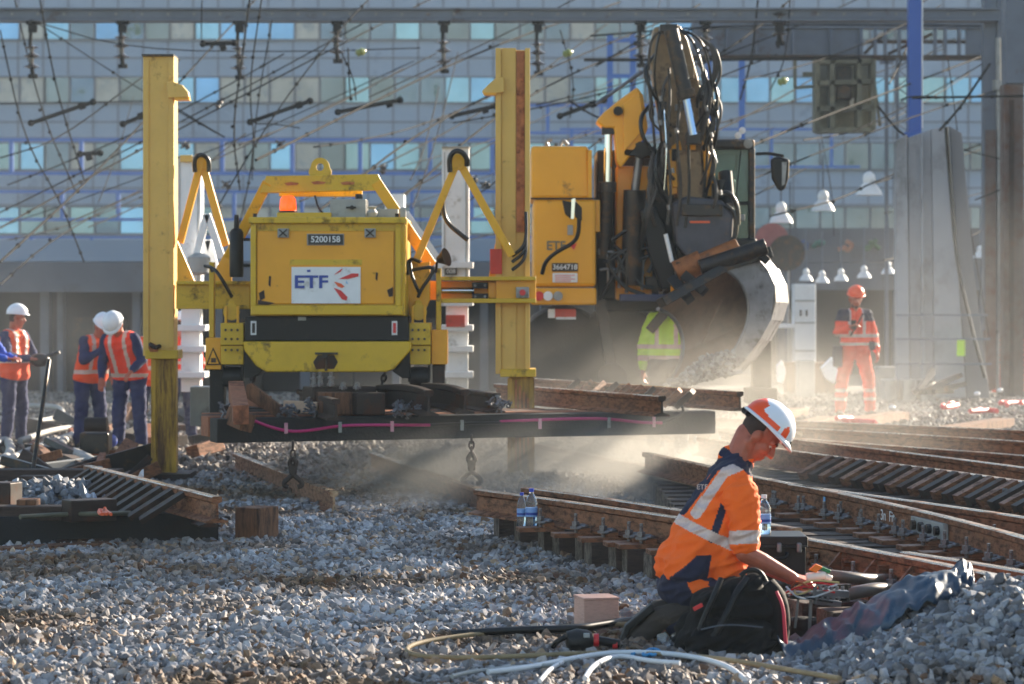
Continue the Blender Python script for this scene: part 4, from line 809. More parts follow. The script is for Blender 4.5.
for i in range(26):
    x, y = R_.uniform(618, 735), R_.uniform(205, 290)
    P('valve_fitting', R_.choice([dsteel, black, steel, dsteel]), e, lambda b: b.pbox(x, y, x+R_.uniform(3, 12), y+R_.uniform(4, 14), DE+.3+R_.uniform(-.2, .2), .25), .006)
for i in range(8): pt('hose', hosem, e, [(R_.uniform(600, 660), R_.uniform(225, 300), DE+.15) for _ in range(4)], .02)
# bucket: curved shell between two side plates
bk = thing_b = None
Lc = [(658, 309), (668, 313), (677, 322), (682.5, 336), (683, 352), (679, 366), (670, 380)]
Rc = [(725, 270), (737, 277), (745, 290), (749, 306), (747, 324), (740, 340), (728, 362)]
def shell(b, thick, off=0.):
    n = len(Lc); dep = [.0, .25, .45, .58, .55, .38, .1]
    for s in (0, thick):
        for i in range(n):
            for q, d0 in ((Lc, DE-.75), (Rc, DE-.35)): b.v.append(PX(q[i][0], q[i][1], d0+dep[i]+s))
            b.v.append(PX(Rc[i][0]+thick*0, Rc[i][1], DE-.35+dep[i]+s))
    for s in (0, 1):
        o = s*3*n
        for i in range(n-1): b.f.append((o+3*i, o+3*i+1, o+3*i+4, o+3*i+3)); b.mi.append(0)
    for i in range(n-1):
        for k in (0, 1): b.f.append((3*i+k, 3*i+3+k, 3*n+3*i+3+k, 3*n+3*i+k)); b.mi.append(0)
    for i in (0, n-1): b.f.append((3*i, 3*i+1, 3*n+3*i+1, 3*n+3*i)); b.mi.append(0)
bkin = mat('worn_bucket_inside', (124, 98, 80), .5, .4, var=.3, scale=5, dirt=(140, 122, 104), dirt_amt=.4, dirt_scale=4)
bkt = mat('worn_bucket_steel', (120, 122, 130), .42, .5, var=.25, scale=5, dirt=(60, 54, 52), dirt_amt=.5)
bu = P('bucket', bkin, e, lambda b: shell(b, .05), 0, 35)
out = [(757, 257), (768, 270), (775, 285), (776, 302), (771, 320), (760, 340), (745, 360), (733, 372)]
def side(b):
    n = len(Rc); dep = [.0, .25, .45, .58, .55, .38, .1]; o2 = [out[round(i*(len(out)-1)/(n-1))] for i in range(n)]
    for s in (0, .04):
        for i in range(n): b.v += [PX(*Rc[i], DE-.38+dep[i]*.2+s), PX(*o2[i], DE-.28+s)]
    for i in range(n-1):
        b.f += [(2*i, 2*i+1, 2*i+3, 2*i+2), (2*n+2*i, 2*n+2*i+1, 2*n+2*i+3, 2*n+2*i+2), (2*i+1, 2*i+3, 2*n+2*i+3, 2*n+2*i+1), (2*i, 2*i+2, 2*n+2*i+2, 2*n+2*i)]; b.mi += [0]*4
    b.f += [(0, 1, 2*n+1, 2*n), (2*n-2, 2*n-1, 4*n-1, 4*n-2)]; b.mi += [0]*2
sp = P('side_plate', bkt, bu, side, 0, 30)
P('outer_shell', bkt, bu, lambda b: [b.add([PX(out[i][0], out[i][1], DE-.27), PX(out[i+1][0], out[i+1][1], DE-.27), PX(out[i+1][0]+13-abs(i-2), out[i+1][1]+1, DE+.5), PX(out[i][0]+13-abs(i-3), out[i][1]-1, DE+.5)], [(0, 1, 2, 3)]) for i in range(len(out)-1)], 0, 60)
P('top_edge', dsteel, bu, lambda b: [b.bar(PX(661, 303, DE-.78), PX(727, 266, DE-.4), .10, .16), b.bar(PX(725, 265, DE-.4), PX(770, 252, DE-.3), .12, .16)], .01)
P('cutting_lip', bkt, bu, lambda b: b.bar(PX(671, 381, DE-.7), PX(737, 372, DE-.3), .05, .2), .008)
P('hinge_ear', black, bu, lambda b: [b.bar(PX(672, 279, DE-.5), PX(690, 300, DE-.7), .10, .12), b.bar(PX(684, 275, DE-.5), PX(705, 292, DE-.6), .10, .12), b.bar(PX(752, 247, DE-.4), PX(768, 262, DE-.4), .08, .1)], .008)
P('edge_rim', steel, bu, lambda b: [b.tube([PX(x, y, DE-.75+d_) for (x, y), d_ in zip(Lc, [.0, .25, .45, .58, .55, .38, .1])], .022, 7), b.tube([PX(x, y, DE-.37+d_*.2) for (x, y), d_ in zip(Rc, [.0, .25, .45, .58, .55, .38, .1])], .018, 7)], 0, 50)
P('tooth_rib', bkin, bu, lambda b: b.tube([PX(702, 345, DE-.1), PX(712, 322, DE-.02), PX(722, 300, DE-.1)], .012, 6), 0)
# cab
cabn = pb('cab_roof', dsteel, e, 700, 139, 755, 149, DE+.6, 1.3, .03)
for x in (748.5, 705): pb('cab_pillar', dsteel, e, x, 148, x+6.5, 250, DE+.65, .12, .015)
P('cab_frame', black, e, lambda b: b.bar(PX(711, 205, DE+.66), PX(748, 203, DE+.66), .04, .04), 0)
pb('cab_pillar', dsteel, e, 735, 150, 738, 240, DE+1.7, .1, .01); pb('cab_sill', dsteel, e, 700, 238, 757, 262, DE+.6, 1.3, .03)
pb('cab_window', glassc, e, 711, 149.5, 748.5, 238, DE+.7, .02, 0); pb('rear_window', glassc, e, 711, 149.5, 748.5, 238, DE+1.8, .02, 0)
P('seat', black, e, lambda b: [b.pbox(716, 178, 736, 240, DE+1.2, .15)], .04)
P('wiper', black, e, lambda b: b.bar(PX(741, 150, DE+.66), PX(736, 200, DE+.66), .012, .012), 0)
P('work_lamp', white, e, lambda b: [b.lathe([(.01, 0), (.036, .02), (.036, .05), (.01, .06)], PX(738, 136, DE+.6), axis=(0, -1, .1), n=16), b.lathe([(.01, 0), (.036, .02), (.036, .05), (.01, .06)], PX(742, 131, DE+.6), axis=(0, -1, .1), n=16)], 0, 40); P('roof_lamp', grey, e, lambda b: b.lathe([(.02, 0), (.05, .02), (.05, .03), (.02, .035)], PX(748, 143.5, DE+.6), axis=(0, -1, -.2), n=18), 0, 40)
P('rear_mirror', black, e, lambda b: b.prism([(771, 158), (779, 156), (790, 159), (789, 178), (785, 190), (779, 191), (772, 178)], DE+.1, .1), .03); pt('mirror_stem', black, e, [(757, 154, DE+.5), (768, 153, DE+.3), (783, 156, DE+.15)], .018); P('mirror_glass', grey, e, lambda b: b.prism([(782, 162), (787, 162), (785, 184), (782, 186)], DE+.08, .01), 0)
pp('step_frame', black, e, [(735, 250), (757, 248), (757, 310), (745, 310)], DE+.7, .4, .01)
# stones in the bucket
p = []; s = []
for i in range(750):
    t = random.random(); u = random.random()**.8
    x = 684+(734-684)*t+random.uniform(-4, 4); yb = 385-12*t; yt = 374-22*t-8*math.sin(t*3.1); y = yt+(yb-yt)*u
    w_ = PX(x, y, DE-.75+.35*t+random.uniform(-.12, .25)); p.append(w_); s.append(random.uniform(.03, .075))
stones('bucket_stones', p, np.array(s), sm2, 'grey stones sliding out over the lip of the tilted bucket', 'stones')
p = [PX(random.gauss(676, 14), random.uniform(384, 470), DE-.9+random.uniform(-.3, .4)) for _ in range(130)]; stones('falling_stones', p, np.array([random.uniform(.02, .06) for _ in p]), sm2, 'loose stones falling in the dust below the bucket', 'stones')
# ---------------------------------------------------------------- office building far behind
BD = 165.
bd = thing('office_building', 'long pale grey office block with blue ribbon windows behind the wires', 'building', (0, 166, 0))
SB = F/BD
def bz(y): return EYE-(y-HY)/SB
X0, X1 = -62, 62
mb = MB(); mb.box(((X0+X1)/2, BD+10, 14.5), (X1-X0, 20, 36.)); wl = build('wall', mb, panelb, bd)
rows = [(12, 40), (77, 103), (143, 170), (207, 234), (-54, -27), (-120, -93)]
def fjoin(b):
    for y in (58, 122, 138, 188, 205, -8, -30, -70, -90): b.box((0, BD-.03, bz(y)), (X1-X0, .05, .07))
    for k in range(86):
        x = X0+k*1.4502
        for y0, y1 in ((41, 76), (104, 142), (171, 206), (-26, 11), (-92, -55)): b.box((x, BD-.03, (bz(y0)+bz(y1))/2), (.06, .05, bz(y0)-bz(y1)))
P('panel_joint', mull, wl, fjoin, 0)
R2_ = random.Random(11)
for ri, (y0, y1) in enumerate(rows):
    for seg in range(14):
        n = 6; xs = X0+seg*n*1.4502+.1; zc = (bz(y0)+bz(y1))/2; hh = bz(y0)-bz(y1)
        mb = MB()
        for k in range(n+1): mb.box((xs+k*1.45, BD-.06, zc), (.13, .12, hh))
        mb.box((xs+n*.725, BD-.08, zc-hh/2), (n*1.45, .18, .10)); mb.box((xs+n*.725, BD-.06, zc+hh/2), (n*1.45, .14, .08))
        f = build('window', mb, mull, bd)
        mb = MB()
        for k in range(n):
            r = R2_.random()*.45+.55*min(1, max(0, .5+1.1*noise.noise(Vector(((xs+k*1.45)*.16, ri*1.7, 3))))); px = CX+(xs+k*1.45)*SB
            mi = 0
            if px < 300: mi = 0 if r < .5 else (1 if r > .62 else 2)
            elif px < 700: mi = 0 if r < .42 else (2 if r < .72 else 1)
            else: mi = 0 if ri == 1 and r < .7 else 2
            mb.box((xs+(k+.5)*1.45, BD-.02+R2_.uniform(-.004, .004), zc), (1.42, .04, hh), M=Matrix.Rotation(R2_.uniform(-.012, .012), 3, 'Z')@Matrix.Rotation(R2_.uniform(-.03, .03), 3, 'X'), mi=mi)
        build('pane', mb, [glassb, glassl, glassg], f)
# low station buildings in front of it
sw = thing('station_wall', 'low dark fronted station building with grey columns behind the workers on the left', 'building', (-4, 50, 0))
DS = 50.
def sbx(name, m, x0, y0, x1, y1, d=DS, t=3., par=None): return pb(name, m, par or sw, x0, y0, x1, y1, d, t, 0)
deckc = mat('weathered_deck_concrete', (92, 96, 106), .85, var=.15, scale=.8, dirt=(80, 80, 84), dirt_amt=.5, dirt_scale=.7)
BY = HY+EYE*F/DS
sbx('deck_beam', deckc, -160, 262, 540, 292, DS, 4); sbx('upper_wall', panelb, -160, 240, 540, 261.5, DS+1, 2)
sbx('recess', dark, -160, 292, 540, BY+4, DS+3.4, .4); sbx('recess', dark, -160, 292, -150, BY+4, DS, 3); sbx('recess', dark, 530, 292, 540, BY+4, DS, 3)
for x, w_ in ((-60, 8), (40, 9), (57, 6), (132, 8), (214, 8), (300, 10), (392, 8), (480, 8)): sbx('column', deckc, x, 292, x+w_, BY+4, DS+.4, .4)
for x in (72, 104, 240, 330, 420, 500): sbx('door', dsteel, x, 318, x+22, BY+4, DS+3.2, .15)
sr = thing('station_annex', 'pale banded annex wall with dark opening behind the lone worker', 'building', (8, 66, 0))
DR = 62.; BR = HY+EYE*F/DR
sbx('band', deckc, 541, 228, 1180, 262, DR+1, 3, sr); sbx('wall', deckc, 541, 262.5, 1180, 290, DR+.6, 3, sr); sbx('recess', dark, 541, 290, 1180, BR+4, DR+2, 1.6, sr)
for x in (778, 895, 980): sbx('column', deckc, x, 290, x+8, BR+4, DR+.5, .5, sr)
for x in (600, 680, 740, 905, 940): sbx('shutter', gsteel, x, 300, x+26, BR+4, DR+1.9, .2, sr)
for i, (x, c) in enumerate([(816, (70, 130, 120)), (846, (160, 110, 90)), (872, (90, 120, 90)), (906, (130, 90, 110)), (560, (120, 130, 120)), (800, (60, 80, 120))]):
    P('painted_scrawl', mat('scrawl_paint_%s' % 'abcdef'[i], c, .8), sr, lambda b: b.tube([PX(x+R2_.uniform(-9, 9), 245+R2_.uniform(-7, 7), DR+.95) for _ in range(6)], .05, 5), 0)
# footbridge railings in blue steel
def railing(label, x0, x1, yt, yb, d, posts, hb=3.2):
    t = thing('bridge_railing', label, 'railing', PX((x0+x1)/2, yb, d), 'blue steel bridge railings')
    pb('top_rail', blues, t, x0, yt, x1, yt+hb, d, .12, 0); pb('bottom_rail', blues, t, x0, yb-hb, x1, yb, d, .12, 0)
    for x in posts: pb('post', blues, t, x, yt+hb, x+hb+.8, yb-hb, d+.01, .10, 0)
railing('upper blue steel railing across the facade, on the left and behind both posts', -40, 500, 138, 175, 95, (9, 79, 150, 220, 290, 358, 428, 490), 3.4)
railing('lower blue steel railing left of the left post and behind the arches', -40, 500, 190, 221, 92, (60, 116, 176, 232, 300, 352, 410, 470), 3)
railing('lowest blue railing above the concrete deck', -40, 640, 236, 250, 88, (30, 90, 160, 240, 330, 430, 520, 600), 2.4)
railing('short blue railing behind the excavator housing', 500, 700, 104, 134, 97, (524, 546, 600, 650), 2.6)
railing('blue railing behind the excavator arm and hanging cage', 560, 860, 128, 168, 96, (570, 640, 700, 770, 830), 2.4)
for x0, x1, y0, y1, l in ((607, 636, 34, 110, 'pair of tall blue posts with rungs left of the raised excavator arm'), (706, 745, 10, 130, 'pair of tall blue posts right of the excavator arm')):
    t = thing('ladder_frame', l, 'ladder', PX(x0, y1, 70), None)
    for x in (x0, x1-6): pb('stile', blues, t, x, y0, x+6, y1+60, 70, .15, 0)
    for y in (y0+4, y0+40): pb('rung', blues, t, x0+6, y, x1-6, y+4, 70.02, .1, 0)
# ---------------------------------------------------------------- overhead line: masts, beams, insulators, wires
DM = 52.
mb_ = thing('signal_gantry_beam', 'long riveted grey steel beam spanning the whole top of the view', 'gantry beam', PX(400, 20, DM), None)
pb('beam', gsteel, mb_, -60, 9.5, 1000, 18.5, DM, .35, .01); pb('beam_flange', gsteel, mb_, -60, 7.5, 1000, 9.4, DM-.1, .5, 0); pb('beam_flange', gsteel, mb_, -60, 18.6, 1000, 20.5, DM-.1, .5, 0)
P('rivet', steel, mb_, lambda b: [b.cyl(PX(x, 14, DM), PX(x, 14, DM-.03), .03, n=6) for x in range(-40, 990, 26)], 0)
m1 = thing('mast', 'grey blue steel mast at the right edge carrying the long beam', 'mast', PX(997, 396, DM), 'steel masts at the right edge')
pb('channel', gsteel, m1, 984, -20, 997, 330, DM+.3, .3, .005); pb('flange', gsteel, m1, 997.5, -20, 1012, 330, DM+.25, .5, .005); pb('stem', mat('rusty_mast_foot', (92, 80, 76), .8, var=.2, dirt=(90, 60, 44), dirt_amt=.6), m1, 986, 130, 996, 400, DM+.2, .3, 0)
P('pipe', steel, m1, lambda b: [b.cyl(PX(998, 38, DM), PX(999, 130, DM), .05, n=10), b.cyl(PX(999, 130, DM), PX(1000, 396, DM), .035, n=10), b.cyl(PX(998, 80, DM-.05), PX(998, 90, DM-.05), .1, n=10)], 0)
m2 = thing('mast', 'rust brown steel mast running out of the view at the right edge', 'mast', PX(1018, 400, 48), 'steel masts at the right edge')
pb('column', MATS['rusty_mast_foot'], m2, 1004, 84, 1024, 400, 48, .4, .01); pb('column_top', gsteel, m2, 1006, -20, 1030, 83.5, 48, .4, .01); pb('flange', raild, m2, 1010, 100, 1014, 396, 47.95, .04, 0)
tb = thing('truss_beam', 'grey plate girder with open panels on the right, above the hanging cage', 'gantry beam', PX(850, 58, 55), None)
pb('upper_chord', gsteel, tb, 692, 23, 994, 28, 55, .4, 0); pb('lower_chord', raild, tb, 692, 55, 994, 59, 55, .4, 0); pb('web', gsteel, tb, 692, 28.5, 862, 54.5, 55.1, .1, 0); pb('web', gsteel, tb, 966, 28.5, 994, 54.5, 55.1, .1, 0)
for x in (694, 726, 756, 792, 830, 860, 874, 884, 898, 934, 944, 958): pb('stay', gsteel, tb, x, 28.5, x+3, 54.5, 54.98, .12, 0)
P('brace', raild, tb, lambda b: [b.bar(PX(864, 54, 55.2), PX(888, 30, 55.2), .06, .06), b.bar(PX(888, 54, 55.2), PX(932, 34, 55.2), .06, .06), b.bar(PX(866, 42, 55.2), PX(966, 42, 55.2), .06, .06)], 0)
bp = thing('blue_post', 'bright blue painted post rising from behind the grey barrier', 'post', PX(917, 135, 50), None)
pb('shaft', blueb, bp, 909, -20, 921.5, 136, 50, .25, .01); pb('edge', white, bp, 921.7, -20, 923, 128, 50.02, .2, 0); pb('foot', blueb, bp, 905, 132, 926, 139, 49.9, .4)
P('base_column', gsteel, bp, lambda b: b.pbox(910, 139, 921, 396, 50.3, .25), 0)
pm = thing('lattice_pole', 'thin grey lattice pole right beside the bright blue post', 'pole', PX(904, 390, 53), None)
pb('leg', gsteel, pm, 896, 58, 899, 396, 53, .08, 0); pb('leg', gsteel, pm, 907, 58, 910, 396, 53, .08, 0)
P('lattice', gsteel, pm, lambda b: b.tube([PX(897 if i % 2 else 909, 60+9*i, 53.05) for i in range(37)], .02, 5, smooth=0), 0)
pm = thing('pole', 'thin pale pole between the hanging cage and the barrier', 'pole', PX(886, 390, 58), None); pb('shaft', gsteel, pm, 885, 60, 888.5, 392, 58, .08, 0); pb('bracket', gsteel, pm, 880, 60, 893, 64, 58, .1, 0)
# hanging cage
cg = thing('signal_cage', 'weathered grey steel signal cage hanging under the girder on the right', 'signal cage', PX(845, 133, 54), None)
cgm = mat('weathered_cage', (98, 98, 84), .75, var=.3, scale=1.5, dirt=(128, 124, 104), dirt_amt=.5)
pp('back_sheet', cgm, cg, [(817, 62), (872, 62), (870, 128), (817, 132)], 54.6, .05, 0)
for q in (((816, 60), (816, 132)), ((872, 60), (872, 130)), ((831, 60), (831, 130)), ((858, 60), (858, 130)), ((816, 62), (872, 62)), ((816, 84), (872, 82)), ((816, 110), (872, 108)), ((816, 131), (872, 130))): P('bar', cgm, cg, lambda b: b.bar(PX(*q[0], 54), PX(*q[1], 54), .09, .5), 0)
P('signal_head', dsteel, cg, lambda b: [b.pbox(836, 66, 852, 100, 54.2, .3), b.cyl(PX(844, 92, 54.2), PX(844, 92, 53.9), .14, n=14)], .02); pb('painted_lit_gap', white, cg, 850, 98, 859, 105, 54.5, .05, 0)  # white plate painted in for light through a gap
P('arm', cgm, cg, lambda b: [b.bar(PX(795, 88, 54), PX(816, 86, 54), .06, .06), b.bar(PX(795, 60, 54), PX(795, 88, 54), .06, .06), b.bar(PX(872, 64, 54), PX(880, 126, 54.4), .05, .05), b.pbox(803, 72, 813, 77, 54, .1)], 0)
# insulator strings
def insulator(label, px, y0, y1, d):
    t = thing('insulator', label, 'insulator', PX(px, y1, d), 'insulators hanging from the long beam')
    P('hanger', wirem, t, lambda b: [b.cyl(PX(px, y0, d), PX(px, y0+10, d), .05, n=8), b.pbox(px-6, y0, px+6, y0+4, d-.05, .2), b.pbox(px-4, y0+5, px+4, y0+12, d-.05, .16), b.bar(PX(px-1, y0+10, d), PX(px-2, y0+28, d), .06, .06)], 0)
    P('discs', insm, t, lambda b: b.lathe([(.03, 0), (.16, .04), (.04, .10), (.04, .2), (.16, .24), (.04, .3), (.04, .36), (.14, .40), (.03, .44)], PX(px-.5, y1-8, d), n=12), 0, 40)
    P('clamp', wirem, t, lambda b: [b.cyl(PX(px, y1-9, d), PX(px+1, y1, d), .04, n=8), b.pbox(px-4, y1-3, px+5, y1+1, d, .1)], 0)
for i, (x, y1) in enumerate([(32, 77), (122, 67), (239, 78), (337, 62), (444, 72), (538, 74), (641, 66), (706, 60), (780, 44)]):
    insulator(['leftmost insulator string on the long beam', 'insulator string left of the left post top', 'insulator string right of the left post top', 'insulator string above the engine box', 'insulator string left of the right post top', 'insulator string just right of the right post', 'insulator string left of the excavator arm', 'insulator string right of the excavator arm', 'insulator string near the girder on the right'][i], x, 20, y1, DM)
# wires
WL = []
def wire(pts, d0, d1, r=.016, name='overhead_wire', clips=0):
    n = len(pts); mb = MB(); mb.tube([PX(x, y, d0+(d1-d0)*i/(n-1)) for i, (x, y) in enumerate(pts)], r, 5, smooth=2)
    if clips:
        for k in range(clips):
            t = (k+.5)/clips*(n-1); i = min(int(t), n-2); a = PX(*pts[i], d0+(d1-d0)*i/(n-1)).lerp(PX(*pts[i+1], d0+(d1-d0)*(i+1)/(n-1)), t-i); mb.ell(a, (.034, .034, .034), n=6, m=4)
    o = build(name, mb, wirem); tag(o, None, 'overhead wire', 'overhead wires crossing the view'); WL.append((o, pts)); return o
W = [([(0, 262), (90, 180), (200, 60), (262, -8)], 34, 60, .018, 9), ([(0, 228), (120, 160), (330, 50), (440, -6)], 40, 56, .016, 7), ([(165, 300), (262, 130), (330, 40), (368, 0)], 44, 50, .014, 9),
     ([(256, 160), (340, 118), (480, 50), (620, 2)], 36, 58, .02, 8), ([(0, 158), (60, 140), (150, 70), (180, 60)], 46, 52, .014, 3), ([(320, 210), (420, 130), (520, 80), (690, 10)], 38, 58, .018, 9),
     ([(400, 200), (500, 110), (610, 55), (760, 8)], 40, 58, .018, 8), ([(520, 200), (640, 110), (760, 60), (900, 10)], 44, 60, .016, 7), ([(740, 150), (820, 118), (920, 80), (1024, 40)], 40, 56, .018, 6),
     ([(750, 180), (850, 140), (960, 100), (1024, 84)], 42, 54, .014, 4), ([(770, 216), (840, 200), (880, 178), (1024, 130)], 44, 54, .016, 5), ([(0, 30), (24, 140), (60, 200), (84, 262)], 50, 50, .016, 10),
     ([(14, -4), (40, 110), (75, 190)], 54, 50, .016, 7), ([(40, 0), (56, 90), (84, 180)], 48, 52, .016, 8), ([(250, -4), (242, 60), (232, 130), (240, 190)], 46, 52, .018, 10), ([(262, -4), (248, 90), (256, 150), (236, 240)], 46, 52, .014, 7),
     ([(272, 20), (256, 110), (252, 180)], 50, 50, .012, 6), ([(30, 20), (130, 50), (300, 52), (420, 48)], 50, 54, .012, 0), ([(36, 22), (140, 90), (220, 135)], 54, 50, .012, 4), ([(0, 104), (140, 101), (144, 101)], 56, 56, .012, 0),
     ([(176, 108), (222, 136), (225, 137)], 50, 50, .014, 0), ([(256, 124), (276, 124), (300, 128)], 52, 52, .012, 0), ([(590, 36), (740, 24), (990, 26)], 54, 54, .02, 0), ([(584, 60), (700, 60), (860, 58)], 52, 52, .03, 3),
     ([(596, 66), (660, 28), (700, 4)], 50, 54, .018, 5), ([(700, 66), (748, 36), (790, 0)], 50, 54, .018, 6), ([(740, 100), (752, 60), (758, 0)], 52, 52, .02, 3), ([(568, 100), (600, 120), (640, 128)], 50, 50, .02, 2), ([(940, 130), (960, 108), (990, 64)], 46, 48, .024, 3), ([(912, 98), (960, 97), (1024, 96)], 48, 48, .022, 2),
     ([(878, 106), (895, 128), (908, 138)], 48, 48, .022, 0), ([(900, 100), (912, 96), (946, 97)], 48, 48, .014, 0), ([(0, 285), (50, 240), (140, 190)], 40, 56, .014, 5), ([(400, 250), (470, 200), (540, 150), (600, 130)], 44, 56, .014, 6), ([(560, 30), (575, 80), (570, 118)], 50, 50, .012, 4),
     ([(340, 50), (354, 78), (356, 100)], 48, 48, .012, 2), ([(348, 48), (350, 98), (352, 100)], 48, 48, .014, 2), ([(202, 0), (201, 40), (203, 46)], 50, 50, .012, 0), ([(948, 60), (955, 110), (965, 200), (990, 340)], 52, 52, .012, 0), ([(790, 0), (786, 60), (770, 90)], 52, 52, .014, 2),
     ([(975, 200), (1000, 190), (1024, 178)], 50, 50, .014, 0), ([(964, 150), (1024, 165), (1030, 166)], 50, 50, .012, 0), ([(820, 130), (832, 190), (834, 236)], 60, 60, .012, 0), ([(790, 182), (790, 230), (790, 280)], 60, 60, .012, 0)]
WN = ['black wire rising steeply from the lower left edge past the left post', 'wire climbing behind the left post towards the long beam', 'beaded wire rising from behind the arches to the beam', 'thick wire passing left of the green glass insulator', 'short wire dropping from the left post top region to the left edge', 'thick wire rising from the engine box past the right post top', 'wire rising over the white post behind the right arch', 'wire running over the excavator boom', 'wire crossing the hanging cage to the right edge', 'wire just below the cage towards the mast', 'wire passing the three upper bell lamps', 'knotted wire dropping along the left edge', 'short knotted wire at the top left corner', 'wire dropping steeply in the top left corner', 'knotted wire dropping beside the third insulator', 'long knotted wire dropping behind the engine box', 'thin wire dropping right of the knotted one', 'thin slack wire under the long beam, between the first five insulators', 'thin wire from the first insulator down to the left post', 'thin level wire crossing the window row at the left', 'thin wire slanting right of the left post lug', 'short level wire above the beacon', 'thin cable above the girder', 'level tube wire behind the excavator arm top', 'short wire crossing the insulator left of the arm', 'short wire crossing above the cab', 'upright wire above the cab', 'short thick wire left of the boom', 'slanted strut wire between blue post and mast', 'level wire between blue post and mast', 'short strut left of the barrier top', 'short thin wire on the blue post', 'thin wire low at the left edge under the railing', 'beaded wire behind the arch at the right', 'thin wire under the sixth insulator', 'slanted dropper holding the green glass insulator', 'upright dropper above the engine box', 'thin dropper right of the left post', 'long thin wire falling in front of the grey barrier', 'thin wire over the mirror of the excavator', 'short wire low beside the mast', 'short wire at the right edge above the barrier', 'thin dropper of the middle bell lamp', 'thin dropper of the lowest bell lamp']
for (p_, a_, b_, r_, c_), l_ in zip(W, WN): wire(p_, a_, b_, r_*.95, clips=c_)['label'] = l_
for i, (a, b, l) in enumerate([((31, 123), (93, 102), 'dark cantilever tube in front of the facade at the far left'), ((123, 124), (152, 112), 'short cantilever tube left of the left post'), ((250, 122), (310, 101), 'cantilever tube above the lifting frame'), ((338, 112), (400, 100), 'cantilever tube holding the small round lamp fitting'), ((203, 44), (234, 43), 'short level insulated rod right of the left post top'), ((452, 116), (496, 106), 'cantilever tube left of the right post'), ((560, 116), (604, 100), 'cantilever tube left of the excavator boom'), ((80, 154), (100, 153), 'tiny level rod above the blue railing')]):
    mb = MB(); mb.cyl(PX(*a, 48), PX(*b, 48), .035, n=8); mb.ell(PX(*a, 48), .06, n=8, m=5); mb.ell(PX(*b, 48), .06, n=8, m=5); mb.cyl(PX(b[0]-8, b[1]+3, 48), PX(b[0]-14, b[1]+5, 48), .06, n=8); tag(build('cantilever_tube', mb, wirem, smooth=40), l, 'cantilever', 'cantilever tubes of the overhead line')
R4_ = random.Random(21)
for i in range(34):
    x0 = R4_.uniform(-60, 900); y0 = R4_.uniform(70, 262); ln = R4_.uniform(120, 420); sl_ = -R4_.uniform(.28, .62); sag = R4_.uniform(4, 18); d0_, d1_ = R4_.uniform(44, 54), R4_.uniform(54, 70)
    if i % 5 == 0: ln = R4_.uniform(20, 50); sl_ = -R4_.uniform(2, 4)
    n_ = 5; wire([(x0+ln*k/n_, y0+sl_*ln*k/n_+sag*math.sin(math.pi*k/n_)) for k in range(n_+1)], d0_, d1_, R4_.uniform(.010, .017), clips=R4_.choice([0, 3, 6]))['label'] = 'thin dark wire in the tangle of overhead lines before the facade'
for i in range(16):
    x, y = R4_.uniform(10, 760), R4_.uniform(95, 235); mb = MB(); mb.lathe([(.02, -.12), (.07, -.08), (.03, -.03), (.08, .01), (.03, .06), (.02, .12)], PX(x, y, 56), axis=(R4_.uniform(-1, 1), .2, R4_.uniform(.1, 1)), n=8); mb.cyl(PX(x-4, y+3, 56), PX(x+5, y-4, 56), .02, n=6)
    tag(build('line_fitting', mb, insm, smooth=50), 'small dark insulator fitting caught in the tangle of overhead wires', 'insulator', 'small fittings in the wire tangle')
ig = mat('green_glass', (120, 130, 60), .3, var=.1)
for i, (x, y, l) in enumerate([(361, 52, 'green yellow glass insulator beside the fourth insulator string'), (568, 53, 'green yellow glass insulator left of the blue posts'), (711, 89, 'green yellow glass insulator just right of the excavator arm'), (783, 81, 'yellow green insulator left of the hanging cage')]):
    mb = MB(); mb.lathe([(.02, -.09), (.065, -.06), (.05, -.02), (.07, .015), (.04, .06), (.01, .09)], PX(x, y, 46), axis=(.9, .2, .3), n=12); tag(build('glass_insulator', mb, ig, smooth=50), l, 'insulator', 'green glass insulators')
# bell lamps
def lamp(label, x, y, w_, d):
    t = thing('bell_lamp', label, 'lamp', PX(x, y, d), 'white bell shaped station lamps'); s_ = w_/25*.44*d/50
    P('shade', white, t, lambda b: b.lathe([(.5*s_*1.1, 0), (.46*s_, .22*s_), (.3*s_, .42*s_), (.22*s_, .5*s_), (.26*s_, .62*s_), (.22*s_, .82*s_), (.08*s_, .95*s_), (.0, .96*s_)], PX(x, y, d)-Vector((0, 0, .45*s_)), n=20), 0, 50)
    P('hanger_rod', gsteel, t, lambda b: b.cyl(PX(x, y, d)+Vector((0, 0, .45*s_)), PX(x, y-46, d), .02, n=6), 0)
lamp('largest bell lamp, highest, left of the grey barrier', 869, 184, 25, 50); lamp('bell lamp left of the highest one', 823, 201, 22, 55); lamp('bell lamp nearest the excavator mirror', 781, 213, 22, 58)
for x, y, l in ((806, 275, 'small lower bell lamp above the white cabinet'), (822, 277, 'small lower bell lamp, second from the cabinet'), (841, 275, 'small lower bell lamp above the orange helmet'), (864, 272, 'small lower bell lamp right of the orange helmet'), (888, 268, 'small lower bell lamp touching the barrier edge'), (980, 252, 'bell lamp behind the barrier near the mast')): lamp(l, x, y, 13, 60)
